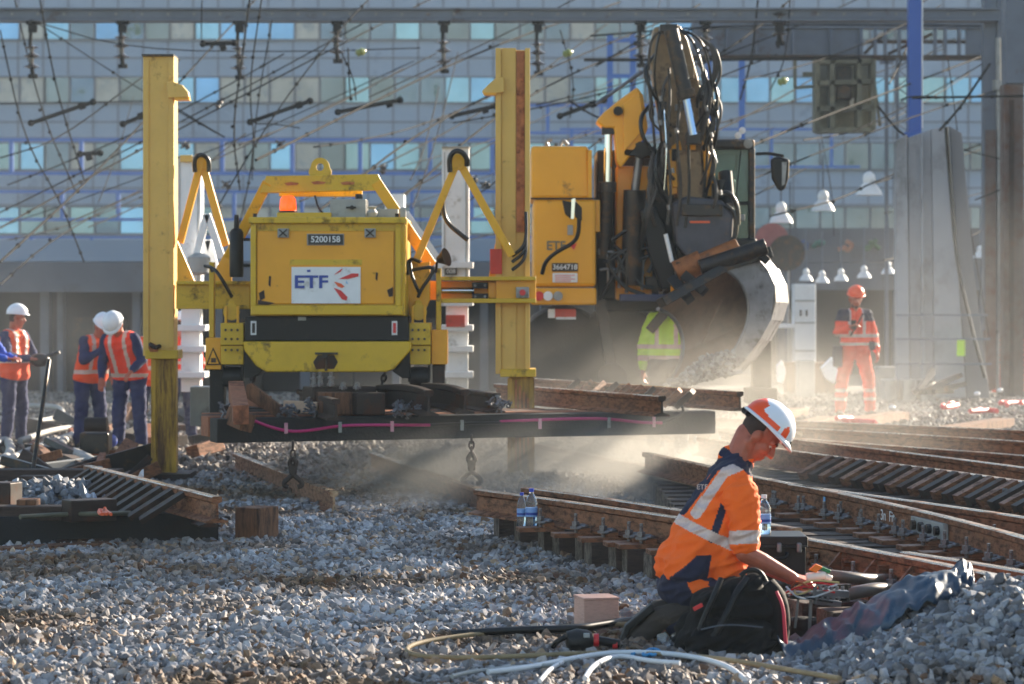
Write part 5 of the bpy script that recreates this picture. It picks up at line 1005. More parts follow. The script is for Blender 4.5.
# tall grey barrier
cbar = mat('pale_barrier_concrete', (150, 153, 160), .85, var=.1, scale=1.2, dirt=(112, 112, 112), dirt_amt=.55, dirt_scale=.8, stretch=(1, 1, .6))
bx = thing('sheeted_barrier', 'tall grey weathered slab barrier with a slanting right edge', 'barrier', PX(950, 400, 47), None)
pp('slab', cbar, bx, [(896, 141), (907, 134), (910, 398), (897, 398)], 46.9, .3, .01); pp('slab', cbar, bx, [(907.5, 138), (931, 129), (934, 398), (910.5, 398)], 47, .3, .01); pp('slab', cbar, bx, [(931.5, 129), (949, 126), (966, 398), (934.5, 398)], 46.95, .3, .01)
pp('side_sheet', mat('grey_sheeting', (120, 120, 124), .8, var=.15, scale=1, stretch=(1, 1, .2)), bx, [(949.5, 126), (962, 133), (974, 270), (990, 398), (966.5, 398)], 47.1, .2, .01)
for x in (921,): pp('fold', cbar, bx, [(x, 134), (x+2.2, 133), (x+4, 396), (x+1, 396)], 46.86, .12, .02)
pb('wire_fence_rail', gsteel, bx, 896, 314, 988, 316, 46.4, .05, 0); pb('wire_fence_rail', gsteel, bx, 896, 338, 990, 340, 46.4, .05, 0); pb('wire_fence_rail', gsteel, bx, 896, 363, 992, 365, 46.4, .05, 0)
pt('trailing_cable', hosem, bx, [(946, 127, 46.7), (950, 180, 46.8), (956, 260, 46.7), (972, 330, 46.6), (985, 378, 46.5)], .03)
pb('lime_note', lime, bx, 957, 340, 965, 356, 46.6, .03, 0)
# ---------------------------------------------------------------- people
def V(*a): return Vector(a)
def helmet(par, c, f, u, sc=1., m=hwhite, m2=None, scale=(1, 1, 1)):
    """c: crown centre, f: facing, u: up along the head"""
    f = f.normalized(); u = (u-f*u.dot(f)).normalized(); sd = f.cross(u)
    mb = MB(); n, mm = (80, 30) if m2 else (36, 14); R_ = (.128*sc, .112*sc, .118*sc)
    for i in range(mm+1):
        a = math.pi/2*i/mm
        for k in range(n):
            t = 2*math.pi*k/n; rr = math.cos(a); ridge = 1+.025*math.exp(-(math.sin(t)/.22)**2)*(1 if a > .3 else .4)
            mb.v.append(c+f*(R_[0]*rr*math.cos(t)*ridge)+sd*(R_[1]*rr*math.sin(t))+u*(R_[2]*math.sin(a)*ridge-(.02*sc if math.cos(t) > 0 else .0)*0))
    mb.f = [(i*n+k, i*n+(k+1) % n, (i+1)*n+(k+1) % n, (i+1)*n+k) for i in range(mm) for k in range(n)]
    mb.mi = []
    for i in range(mm):
        for k in range(n):
            t = 2*math.pi*(k+.5)/n; back = math.cos(t) < -.45
            ct = math.cos(t); el = (i+.5)/mm; mb.mi.append(1 if m2 and ((el < .17+.20*max(0, -ct-.2) and ct < .35) or (ct < -.55 and el < .42+.3*(-ct-.55)) or (.50 < ct < .74 and .03 < el < .34-.9*abs(ct-.66))) else 0)
    hl = build('helmet', mb, [m, m2] if m2 else m, par, smooth=60); s = hl.modifiers.new('t', 'SOLIDIFY'); s.thickness = .004*sc
    mb = MB()                                                # brim: wider at the front
    for r0 in (.98, 1.):
        pass
    vs = []
    for k in range(n):
        t = 2*math.pi*k/n; e = .010+.022*max(0, math.cos(t))**2
        for q, dz in ((0, .006), (e*sc, -.006-.012*max(0, math.cos(t)))): vs.append(c+f*((R_[0]+q)*math.cos(t))+sd*((R_[1]+q)*math.sin(t))+u*dz*sc)
    mb.add(vs, [(2*k, 2*k+1, (2*k+3) % (2*n), (2*k+2) % (2*n)) for k in range(n)])
    br = build('brim', mb, m, hl, smooth=60); s = br.modifiers.new('t', 'SOLIDIFY'); s.thickness = .006*sc
    return hl
def head(mb, H, f, u, sc=1., detail=True):
    f = f.normalized(); u = (u-f*u.dot(f)).normalized(); sd = f.cross(u); M = Matrix((f, sd, u)).transposed()
    q = lambda a, b, c_: H+(f*a+sd*b+u*c_)*sc; E = lambda p, r, **k: mb.ell(p, tuple(x*sc for x in r), M=M, **k)
    E(q(-.005, 0, .022), (.098, .076, .098)); E(q(.03, 0, -.045), (.066, .058, .082)); mb.cap(q(.05, 0, -.112), q(.05, 0, -.118), .03*sc, .027*sc)
    for s in (-1, 1):
        mb.cap(q(-.005, s*.052, -.06), q(.048, s*.014, -.118), .026*sc, .024*sc); E(q(.052, s*.035, -.035), (.034, .024, .03))
        mb.cap(q(.082, s*.012, .016), q(.074, s*.044, .012), .015*sc, .013*sc); E(q(.0, s*.078, -.022), (.024, .012, .034)); E(q(-.008, s*.088, -.018), (.020, .008, .030))
    mb.cap(q(.088, 0, .006), q(.112, 0, -.034), .010*sc, .014*sc); mb.ell(q(.102, .012*sc, -.038), .011*sc); mb.ell(q(.102, -.012*sc, -.038), .011*sc)
    mb.cap(q(.088, -.018, -.066), q(.088, .018, -.066), .0085*sc, .0085*sc); mb.cap(q(.084, -.016, -.080), q(.084, .016, -.080), .009*sc, .009*sc); E(q(.07, 0, -.06), (.026, .03, .028))
    return q, sd
def eyes(par, q, f, sc=1.):
    for s in (-1, 1):
        mb = MB(); mb.ell(q(.0715, s*.030, -.006), .0115*sc, n=12); e_ = build('eye', mb, mat('eye_white', (200, 190, 180), .25), par, smooth=60)
        mb = MB(); mb.ell(q(.0805, s*.032, -.010), (.0035*sc, .006*sc, .006*sc), n=10); build('iris', mb, hairm, e_, smooth=60)
    mb = MB()
    for s in (-1, 1): mb.tube([q(.096, s*.014, .017), q(.094, s*.032, .023), q(.084, s*.048, .017)], .0045*sc, 6, smooth=1)
    build('eyebrows', mb, hairm, par, smooth=60)
def hand(mb, wrist, d, up_, sd_, curl=.9, sc=1., spread=0.):
    """palm and five unequal bent fingers; d along the hand, up_ back of hand, sd_ towards the thumb"""
    d = d.normalized(); up_ = (up_-d*up_.dot(d)).normalized(); sd_ = d.cross(up_)*(1 if d.cross(up_).dot(sd_) > 0 else -1)
    for k in (-1, 0, 1): mb.cap(wrist+sd_*.012*k*sc, wrist+(d*.085+sd_*.026*k)*sc, .019*sc, .0155*sc)
    for k, ln in ((1.5, .072), (.5, .080), (-.5, .076), (-1.5, .060)):
        p = wrist+(d*.092+sd_*.0185*k)*sc; a = 0
        for j, fr in enumerate((.45, .30, .25)):
            a += curl*(.55 if j == 0 else .7); q = p+(d*math.cos(a)-up_*math.sin(a))*ln*fr*sc; mb.cap(p, q, (.0095-.001*j)*sc, (.0088-.001*j)*sc, n=10); p = q
    p = wrist+(d*.028+sd_*.026)*sc; q = p+(d*.032+sd_*.022-up_*.012)*sc; r = q+(d*.030+sd_*.002-up_*.020)*sc; mb.cap(p, q, .014*sc, .0115*sc); mb.cap(q, r, .0112*sc, .009*sc)
# --- kneeling worker
DK = 14.2
K = lambda x, y, o=0.: PX(x, y, DK)+V(0, o, 0)
kw = thing('person', 'worker in orange hi-vis shirt and white helmet kneeling with bare forearms beside the rail', 'person', (K(700, 640).x, DK, 0))
th_ = math.radians(47); f = V(math.cos(th_), -.10, -math.sin(th_)); u = V(math.sin(th_), 0, math.cos(th_)); H = K(760, 434)
body = MB(); q, sd = head(body, H, f, u, 1.07)
body.cap(q(-.035, 0, -.045), K(737, 462), .064, .072); body.cap(K(745, 452), K(733, 470), .055, .07)
for s in (-1, 1): body.cap(K(731, 483, .10*s), K(700, 565, .08*s), .085, .10); body.cap(K(737, 474, .06*s), K(740, 492, .175*s), .06, .06)
body.cap(K(715, 500), K(695, 575), .10, .11)
NA = [K(740, 496, -.19), K(741, 549, -.215), K(789, 574, -.17)]; FA = [K(744, 496, .19), K(750, 560, .22), K(792, 580, .03)]
for A in (NA, FA): body.cap(A[0], A[1], .056, .046); body.cap(A[1], A[1].lerp(A[2], .35), .047, .046); body.cap(A[1].lerp(A[2], .35), A[2], .046, .029)
hand(body, NA[2], V(1, .25, -.28), V(-.1, -.35, .9), V(0, 1, .3), 1.0); hand(body, FA[2], V(1, -.35, -.1), V(0, .3, .9), V(0, -1, .3), .9)
for s in (-1, 1): body.cap(K(697, 585, .1*s), K(758, 628, .13*s), .09, .055); body.cap(K(758, 628, .13*s), K(668, 618, .12*s), .05, .04); body.cap(K(668, 618, .12*s), K(640, 636, .12*s), .035, .03)
bd_ = blob('body', body, skin, kw, .0045, 3)
eyes(kw, q, f, 1.07)
hm = MB(); M_ = Matrix((f.normalized(), sd, u)).transposed()
hm.ell(q(-.022, 0, .020), (.0885, .0835, .0915), M=M_, n=24, m=16); hm.cap(q(-.045, 0, -.03), q(-.058, 0, -.05), .049, .038)
blob('hair', hm, hairm, kw, .006, 2)
hl = helmet(kw, q(-.002, 0, .052), (f*1+u*.10), u-f*.10, 1.10, hwhite, horange)
mb = MB(); hc = q(-.002, 0, .052); fu = f.normalized()
P('cap_lamp', black, hl, lambda b: b.bar(hc+fu*.125+u*.012+sd*-.03, hc+fu*.125+u*.012+sd*.03, .045, .03, up=tuple(fu)), .004)
P('vent_grid', dsteel, hl, lambda b: [b.bar(hc+fu*.142+u*(.0+.012*i)+sd*-.028, hc+fu*.142+u*(.0+.012*i)+sd*.028, .004, .004) for i in range(3)], 0)
P('ear_mount', orm, hl, lambda b: [b.cyl(hc-sd*s*.112+u*.012+fu*.03, hc-sd*s*.118+u*.012+fu*.03, .014, n=12) for s in (-1, 1)], .002)
P('nape_strap', black, hl, lambda b: [b.tube([hc+fu*-.11+u*-.03+sd*.05, hc+fu*-.135+u*-.03, hc+fu*-.11+u*-.03+sd*-.05], .014, 8), b.cyl(hc-fu*.135-u*.03+sd*.02, hc-fu*.135-u*.03-sd*.02, .018, n=12)], 0, 50)
P('chin_strap', black, hl, lambda b: b.tube([hc+sd*-.09*s+fu*.03 for s in ()] or [hc-sd*.1-u*.005+fu*-.02, hc-sd*.088-u*.05-fu*.045, hc-sd*.06-u*.06-fu*.09], .005, 6), 0)
# shirt
def seg_d(px, py, a, b):
    ax, ay = a; bx_, by_ = b; t = max(0, min(1, ((px-ax)*(bx_-ax)+(py-ay)*(by_-ay))/((bx_-ax)**2+(by_-ay)**2))); return math.hypot(px-ax-t*(bx_-ax), py-ay-t*(by_-ay))
def topx(p): return CX+p.x*F/DK, HY+(EYE-p.z)*F/DK
def inpoly(x, y, pg):
    c = False
    for i in range(len(pg)):
        (x1, y1), (x2, y2) = pg[i], pg[i-1]
        if (y1 > y) != (y2 > y) and x < (x2-x1)*(y-y1)/(y2-y1)+x1: c = not c
    return c
def shirt_mat(p, n):
    x, y = topx(p)
    if seg_d(x, y, (723, 452), (748, 466)) < 5.0 or seg_d(x, y, (735, 455), (749, 470)) < 4.5: return 1
    if seg_d(x, y, (741, 463), (722, 470)) < 4.6 or seg_d(x, y, (722, 470), (694, 512)) < 4.4: return 2
    if seg_d(x, y, (676, 518), (731, 543)) < 5.0: return 2
    if seg_d(x, y, (729, 458), (712, 466)) < 4.2 or seg_d(x, y, (712, 466), (682, 510)) < 4.5: return 1
    if seg_d(x, y, (722, 500), (709, 536)) < 3.8: return 1
    if inpoly(x, y, [(668, 574), (694, 552), (709, 551), (705, 576), (668, 586)]): return 1
    return 0
sh = MB()
for s in (-1, 1):
    sh.cap(K(729, 482, .09*s), K(716, 520, .10*s), .112, .118); sh.cap(K(716, 520, .10*s), K(690, 566, .07*s), .122, .148); sh.cap(K(734, 470, .06*s), K(740, 490, .17*s), .068, .072); sh.cap(K(725, 540, .10*s), K(722, 566, .07*s), .10, .12)
sh.cap(K(733, 462), K(729, 480), .080, .10); sh.cap(K(745, 463), K(737, 466), .060, .075); sh.cap(K(715, 500), K(680, 565), .11, .13); sh.cap(K(684, 560), K(712, 566), .135, .145)
so_ = blob('shirt', sh, [orange, navy, silver], kw, .0062, 3, shirt_mat, wr=.017, wsc=9)
def sleeve_mat(p, n):
    x, y = topx(p)
    return 2 if (NA[0]-p).length > 0 and abs(((p-NA[0]).dot((NA[1]-NA[0]).normalized()))-.165) < .034 else 0
for A, nm in ((NA, 'near'), (FA, 'far')):
    sl_ = MB(); e_ = A[0].lerp(A[1], .80); sl_.cap(A[0]+V(0, 0, .005), A[0].lerp(A[1], .4), .083, .082); sl_.cap(A[0].lerp(A[1], .4), e_, .082, .072); sl_.cap(A[0]+V(-.02, -.06*(1 if A is FA else -1)*-1*0, .01), A[0]+V(-.06, .09*(1 if A is NA else -1), -.02), .078, .09)
    blob('sleeve', sl_, [orange, navy, silver], kw, .006, 3, (lambda A: lambda p, n: 2 if abs(((p-A[0]).dot((A[1]-A[0]).normalized()))-.19) < .033 else 0)(A), wr=.014, wsc=12)
text('back_lettering', 'ETF', .035, K(699, 484, -.235), silver, so_, rot=(math.pi/2, 0, 0))
tr_ = MB()
for s in (-1, 1): tr_.cap(K(693, 585, .09*s), K(725, 606, .12*s), .125, .105); tr_.cap(K(725, 606, .12*s), K(760, 630, .13*s), .105, .075); tr_.cap(K(758, 631, .13*s), K(672, 620, .12*s), .068, .06)
tr_.cap(K(684, 582, -.05), K(684, 582, .05), .13, .13)
blob('trousers', tr_, [navy, orange], kw, .0075, 4, lambda p, n: 1 if inpoly(*topx(p), [(681, 571), (706, 578), (706, 596), (690, 590)]) else 0, wr=.016, wsc=9)
for s in (-1, 1):
    b_ = MB(); b_.cap(K(683, 612, .12*s), K(660, 615, .12*s), .066, .062); b_.cap(K(660, 616, .12*s), K(638, 634, .12*s), .058, .05); b_.cap(K(638, 634, .12*s), K(631, 640, .12*s), .05, .04)
    bo_ = blob('boot', b_, boot, kw, .007, 3, wr=.005, wsc=14)
    P('sole', rubber, bo_, lambda b: b.prism([(651, 604), (655, 611), (630, 630), (624, 643), (620, 641), (625, 626)], DK+.12*s-.045, .09), .006)
# --- standing workers from one jointed template
def standing(label, px, py_foot, d, hgt, face=0., lean=0., arms=None, top=('vest', orange2, navy2), legs=(navy2,), helm=hwhite, tape=silver, headpitch=.1, headyaw=0., grp=None, beard=False, stance=.13, tape_legs=False, vox=.012):
    hgt *= .965; foot = PX(px, py_foot, d); t = thing('person', label, 'person', foot, grp); s = hgt/1.78
    Rz = Matrix.Rotation(face, 3, 'Z')
    def W_(x, y, z):                                          # local: y<0 is the front
        zz = z; 
        if z > .95: y = y-(z-.95)*math.sin(lean); zz = .95+(z-.95)*math.cos(lean)
        return foot+Rz@V(x, y, zz)*s
    b = MB(); hu = (W_(0, 0, 1.7)-W_(0, 0, 1.2)).normalized(); hf = Rz@V(math.sin(headyaw), -math.cos(headyaw), 0); a_ = headpitch+lean*.6
    fF = (hf*math.cos(a_)-V(0, 0, 1)*math.sin(a_)).normalized(); fU = (hf*math.sin(a_)+V(0, 0, 1)*math.cos(a_)).normalized(); H_ = W_(0, -.02, 1.64)+fF*.02
    q, sd = head(b, H_, fF, fU, s)
    b.cap(q(-.03, 0, -.05), W_(0, .01, 1.47), .055*s, .06*s)
    AJ = []
    for k in (-1, 1):
        ar_ = (arms or {}).get(k) or ((.27*k, 0, 1.13), (.28*k, -.08, .88)); S = W_(.175*k, 0, 1.41); E_ = W_(*ar_[0]); Hn = W_(*ar_[1]); AJ.append((S, E_, Hn))
        b.cap(W_(.07*k, 0, 1.40), S, .06*s, .055*s); b.cap(S, E_, .052*s, .043*s); b.cap(E_, Hn, .042*s, .028*s)
        hd = (Hn-E_).normalized(); hand(b, Hn, hd, V(0, 0, 1) if abs(hd.z) < .8 else Rz@V(k, 0, 0), Rz@V(-k, -.5, 0), .7, s)
        b.cap(W_(.09*k, 0, 1.33), W_(.07*k, 0, 1.02), .095*s, .09*s); b.cap(W_(.09*k, 0, .92), W_(stance*k, -.02, .50), .085*s, .055*s); b.cap(W_(stance*k, -.02, .50), W_(stance*1.1*k, .01, .09), .053*s, .036*s)
        b.cap(W_(stance*1.1*k, .0, .05), W_(stance*1.25*k, -.14, .035), .04*s, .035*s)
    blob('body', b, skin, t, .0095, 2)
    if beard: mb = MB(); mb.cap(q(.03, -.03, -.10), q(.03, .03, -.10), .035*s, .035*s); mb.cap(q(.055, 0, -.10), q(.06, 0, -.118), .03*s, .026*s); blob('beard', mb, hairm, t, .01, 2)
    mb = MB(); mb.ell(q(-.02, 0, .0), (.085*s, .082*s, .09*s)); blob('hair', mb, hairm, t, .012, 2)
    eyes(t, q, fF, s); helmet(t, q(-.002, 0, .052), fF+fU*.08, fU-fF*.08, s*1.04, helm)
    kind, cm, cu = top; tb_ = MB()                            # undershirt and sleeves, then the vest or jacket panels
    for k in (0, 1):
        sg = (-1, 1)[k]; S, E_, Hn = AJ[k]; tb_.cap(W_(.085*sg, 0, 1.36), W_(.085*sg, 0, 1.0), .118*s, .12*s); tb_.cap(W_(.06*sg, 0, 1.42), S, .068*s, .072*s); tb_.cap(S, E_, .07*s, .06*s); tb_.cap(E_, E_.lerp(Hn, .9), .06*s, .046*s)
    def up_mat(p, n):
        l = Rz.inverted()@((p-foot)/s); z = l.z
        if kind == 'vest': return 1
        side = abs(l.x) > .155
        if z > 1.32 and (side or abs(l.x) > .1): return 1
        if .98 < z < 1.03 or 1.10 < z < 1.145: return 2
        if abs(abs(l.x)-.10) < .022 and z > 1.1: return 2
        return 0
    blob('jacket' if kind != 'vest' else 'pullover', tb_, [cm, cu, tape], t, vox, 3, up_mat, wr=.012, wsc=7)
    if kind == 'vest':
        vb = MB()
        for sg in (-1, 1): vb.cap(W_(.085*sg, 0, 1.37), W_(.09*sg, -.01, .93), .130*s, .138*s)
        vb.cap(W_(0, .02, 1.36), W_(0, 0, .95), .13*s, .135*s)
        def vm(p, n):
            l = Rz.inverted()@((p-foot)/s); z = l.z/ math.cos(lean) if lean else l.z
            return 2 if 1.06 < z < 1.115 or (abs(abs(l.x)-.09) < .024 and z > 1.1) else 0
        blob('vest', vb, [cm, cu, tape], t, vox, 3, vm, wr=.012, wsc=7)
    lb = MB()
    for sg in (-1, 1): lb.cap(W_(.085*sg, 0, .97), W_(.10*sg, 0, .86), .12*s, .115*s); lb.cap(W_(.10*sg, 0, .86), W_(stance*sg, -.02, .48), .108*s, .082*s); lb.cap(W_(stance*sg, -.02, .48), W_(stance*1.1*sg, .01, .12), .084*s, .075*s)
    blob('trousers', lb, [legs[0], navy2, tape], t, vox, 3, (lambda p, n: 2 if tape_legs and (.24 < (p.z-foot.z)/s < .285 or .35 < (p.z-foot.z)/s < .395) else 0), wr=.014, wsc=7)
    for sg in (-1, 1):
        mb = MB(); mb.cap(W_(stance*1.1*sg, .02, .06), W_(stance*1.25*sg, -.15, .045), .055*s, .048*s); mb.cap(W_(stance*1.1*sg, .01, .15), W_(stance*1.1*sg, .02, .06), .058*s, .055*s); blob('boot', mb, boot, t, .012, 2)
    return t, W_
fw, Wf = standing('lone worker in orange jacket, trousers and orange helmet standing in the dust', 855, 418, 40., 1.91, face=math.radians(8), arms={-1: ((-.27, -.10, 1.17), (-.14, -.26, 1.24)), 1: ((.27, .02, 1.13), (.30, -.02, .90))}, top=('jacket', mat('bright_orange_jacket', (250, 72, 30), .8, var=.1), navy), legs=(mat('orange_trousers', (226, 74, 36), .85, var=.15),), helm=horange, headpitch=.28, beard=True, stance=.19, tape_legs=True)
P('radio', black, fw, lambda b: b.box(Wf(-.10, -.30, 1.27), (.07, .04, .13)), .006)
P('strap', black, fw, lambda b: b.tube([Wf(.08, -.12, 1.42), Wf(-.02, -.17, 1.25), Wf(-.10, -.14, 1.12)], .012, 6), 0)
P('pouch', navy, fw, lambda b: [b.box(Wf(-.25, -.02, .84), (.12, .16, .30)), b.box(Wf(.22, -.02, .98), (.10, .12, .12))], .02)
g3 = 'workers gathered left of the gantry'
a1_, _w = standing('worker at the far left edge in orange vest and white helmet, turned to the group', 14, 446, 33., 1.68, face=math.radians(60), arms={-1: ((-.26, -.12, 1.14), (-.12, -.36, 1.12)), 1: ((.26, -.12, 1.14), (.12, -.36, 1.10))}, headyaw=math.radians(30), grp=g3)
P('held_tool', dsteel, a1_, lambda b: [b.ell(_w(0, -.42, 1.10), (.12, .10, .08)), b.cyl(_w(0, -.40, 1.12), _w(.1, -.66, 1.2), .02, n=8)], 0, 50)
b1_, _w = standing('worker in orange vest over dark pullover, hand to the chin under a white helmet', 90, 450, 32., 1.66, face=math.radians(35), lean=.45, arms={-1: ((-.24, -.22, 1.16), (.04, -.30, 1.34)), 1: ((.26, -.10, 1.10), (.18, -.30, .95))}, headpitch=.35, grp=g3)
c1_, _w = standing('worker bending forward in orange vest, face hidden below a white helmet beside the post', 130, 452, 31., 1.72, face=math.radians(-18), lean=.6, arms={-1: ((-.25, -.14, 1.06), (-.20, -.34, .86)), 1: ((.26, -.14, 1.10), (.20, -.36, .96))}, headpitch=.75, grp=g3, top=('vest', mat('red_orange_vest', (240, 70, 45), .85, var=.1), navy2))
standing('worker half hidden behind the left post, white helmet seen just right of it', 181, 446, 33.5, 1.62, face=math.radians(200), headpitch=.2, grp=g3, top=('jacket', mat('red_orange_vest', (240, 70, 45)), white))
standing('worker hidden behind the left post, only helmet rim and shoulder showing', 150, 450, 33., 1.64, face=math.radians(20), lean=.15, headpitch=.4, grp=g3)
standing('worker in bright blue pullover cut off by the left edge', -19, 448, 31.5, 1.64, face=math.radians(70), arms={-1: ((-.24, -.2, 1.14), (-.1, -.42, 1.12)), 1: ((.24, -.2, 1.14), (.1, -.42, 1.12))}, grp=g3, top=('vest', orange2, mat('bright_blue_pullover', (30, 80, 190), .8)))
standing('person in lime yellow vest with reflective bands, half hidden by the bucket', 668, 456, 30.4, 1.92, face=math.radians(165), headpitch=.5, lean=.12, top=('jacket', lime, lime), legs=(navy,), grp=None)
# ---------------------------------------------------------------- things round the kneeling worker
def bottle(label, base, h=.235, r=.037, cap=bluecap):
    t = thing('water_bottle', label, 'bottle', base, 'plastic water bottles'); k = h/.235
    P('bottle_body', clearp, t, lambda b: b.lathe([(r*.8, 0), (r, .008), (r, .05*k), (r*.94, .06*k), (r, .07*k), (r, .13*k), (r*.94, .14*k), (r, .15*k), (r*.98, .165*k), (r*.6, .198*k), (r*.36, .21*k), (r*.36, .225*k)], base, n=24), 0, 50)
    P('water', mat('water_fill', (225, 238, 245), .02, var=0, trans=1.), t, lambda b: b.lathe([(r*.7, .004), (r*.94, .012), (r*.94, .10*k), (0, .10*k)], base, n=24), 0, 50)
    P('cap', cap, t, lambda b: b.lathe([(r*.42, .222*k), (r*.42, .242*k), (0, .243*k)], base, n=18), 0, 40)
    lb = P('label', blabel, t, lambda b: b.lathe([(r*1.015, .075*k), (r*1.015, .128*k)], base, n=24), 0, 60)
    P('label_band', bluem, lb, lambda b: b.lathe([(r*1.02, .085*k), (r*1.02, .1*k)], base, n=24), 0, 60)
    return t
bottle('left one of the two blue capped bottles on the far sleeper end', GP(521.8, 527, .17), .225, .033); bottle('right one of the two blue capped bottles, slightly nearer', GP(531.5, 529, .17), .262, .04)
bb = PX(764, 536, 15.25); bottle('clear capped water bottle standing on the black tool case', bb, .215, .037, white)
tc = thing('tool_case', 'black hard tool case with latches beside the kneeling worker', 'case', (bb.x, 15.3, .17))
def cpart(n, m, x0, y0, x1, y1, d, t, par=tc): return pb(n, m, par, x0, y0, x1, y1, d, t, .008)
cc = cpart('case_body', black, 742, 547, 806, 578, 15.1, .34); cpart('lid', black, 741, 536.5, 808, 546.5, 15.08, .38); cpart('lid_edge', dsteel, 741, 545.8, 808, 547.5, 15.06, .02)
for x in (752, 777, 797): cpart('latch', steel, x, 543, x+5, 553, 15.05, .03, cc)
P('handle', black, cc, lambda b: b.tube([PX(765, 553, 15.06), PX(766, 559, 15.02), PX(786, 559, 15.02), PX(787, 553, 15.06)], .01, 8), 0, 40)
# box
bx_ = thing('wooden_box', 'small pale wooden box standing alone on the gravel', 'box', GP(598, 634))
c = GP(597, 634)+V(0, .12, .0)
Mz = Matrix.Rotation(math.radians(14), 3, 'Z')
pinkw = mat('pinkish_board', (192, 154, 140), .8, var=.12, scale=25, dirt=(150, 112, 98), dirt_amt=.5, stretch=(1, 1, 4))
P('box_body', pinkw, bx_, lambda b: b.box(c+V(0, 0, .085), (.185, .19, .17), M=Mz), .004)
P('lid', pinkw, bx_, lambda b: b.box(c+V(0, 0, .176), (.192, .197, .012), M=Mz), .003)
# backpack
DBP = 13.55
pk = thing('backpack', 'bulky black backpack with straps slumped in front of the kneeling worker', 'backpack', PX(735, 664, DBP))
B_ = lambda x, y, o=0: PX(x, y, DBP)+V(0, o, 0)
m = MB()
for a, b, ra, rb in (((700, 640), (765, 640), .10, .11), ((715, 610), (760, 612), .10, .11), ((728, 598), (755, 597), .075, .08), ((690, 648), (700, 630), .06, .07)): m.cap(B_(*a, .12), B_(*b, .12), ra, rb); m.cap(B_(*a, .25), B_(*b, .25), ra*.9, rb*.9)
m.cap(B_(770, 615, .15), B_(776, 645, .15), .07, .08)
bpk = blob('bag', m, packm, pk, .009, 3, wr=.034, wsc=8)
m = MB(); m.cap(B_(700, 645, .02), B_(765, 650, .02), .075, .07); m.cap(B_(712, 632, .03), B_(760, 634, .03), .06, .06); blob('front_pocket', m, packm, pk, .009, 3, wr=.028, wsc=10)
P('shoulder_strap', black, pk, lambda b: [b.tube([B_(748, 580, .06), B_(738, 590, -.0), B_(727, 612, -.03), B_(716, 632, -.04), B_(708, 640, -.03)], .017, 8), b.tube([B_(722, 580, .06), B_(714, 596, -.0), B_(704, 618, .0), B_(694, 645, .0)], .014, 8)], 0, 50)
P('grab_loop', black, pk, lambda b: b.tube([B_(742, 578, .1), B_(750, 571, .1), B_(762, 573, .1), B_(768, 584, .1)], .012, 8), 0, 50)
P('red_piping', mat('raspberry_trim', (190, 30, 60), .6), pk, lambda b: b.tube([B_(777, 592, .02), B_(783, 606, -.02), B_(784, 628, -.03), B_(786, 652, -.02)], (.007, .010), 8), 0, 50); P('zip', steel, pk, lambda b: b.tube([B_(700, 628, -.06), B_(725, 622, -.075), B_(762, 626, -.06)], .004, 6), 0)
P('side_flap', packm, pk, lambda b: b.tube([B_(768, 588, .1), B_(779, 600, .08), B_(782, 628, .06), B_(776, 655, .06)], .05, 10), 0, 60)
P('badge', redm, pk, lambda b: b.box(B_(698, 607, -.0), (.05, .01, .02), M=Matrix.Rotation(-.5, 3, 'Y')), .004)
# tarpaulin lying up the heap
up_l = [(776, 634), (796, 640), (812, 622), (836, 612), (856, 604), (878, 594), (902, 582), (928, 571), (950, 566), (962, 561), (972, 570)]
lo_l = [(788, 668), (806, 667), (826, 664), (848, 652), (866, 636), (884, 620), (906, 606), (930, 596), (950, 592), (966, 590), (974, 584)]
def tarp(b):
    nu, nv = 80, 22
    for j in range(nv+1):
        for i in range(nu+1):
            t = i/nu*(len(up_l)-1); k = min(int(t), len(up_l)-2); fr = t-k; a = Vector(up_l[k]).lerp(Vector(up_l[k+1]), fr); c_ = Vector(lo_l[k]).lerp(Vector(lo_l[k+1]), fr); v = j/nv; q = a.lerp(c_, v)
            d = 13.62-.40*v+.10*math.sin(i*.1); p = PX(q.x, q.y, d); w1 = noise.noise(V(i*.11, v*2.6, 1))*.040+noise.noise(V(i*.3, v*5, 7))*.025; p.z += w1+.028*math.sin(v*math.pi)-(.02 if v in (0, 1) else 0); p.y -= abs(noise.noise(V(i*.2+9, v*3, 3)))*.06
            b.v.append(p)
    b.f = [(j*(nu+1)+i, j*(nu+1)+i+1, (j+1)*(nu+1)+i+1, (j+1)*(nu+1)+i) for j in range(nv) for i in range(nu)]; b.mi = [0]*len(b.f)
mb = MB(); tarp(mb); o = build('tarpaulin', mb, tarpm, smooth=35, org=PX(860, 640, 13.6)); tag(o, 'crumpled blue grey tarpaulin stretched up the side of the stone heap', 'tarpaulin'); sdm = o.modifiers.new('t', 'SOLIDIFY'); sdm.thickness = .004
prop('tarpaulin_end', 'folded blue tarpaulin tip with yellow hem poking over the rail', 'tarpaulin', [tarpm], lambda b: b.add([PX(945, 594, 13.6), PX(972, 592, 13.6), PX(974, 575, 13.7), PX(962, 558, 13.7), PX(956, 562, 13.75), PX(958, 575, 13.65), PX(950, 596, 13.9), PX(976, 590, 13.95), PX(966, 560, 13.9)], [(0, 1, 2, 5), (5, 2, 3, 4), (0, 5, 4, 8, 6), (6, 8, 7), (1, 7, 8, 3, 2), (3, 8, 4), (0, 6, 7, 1)]), 0)
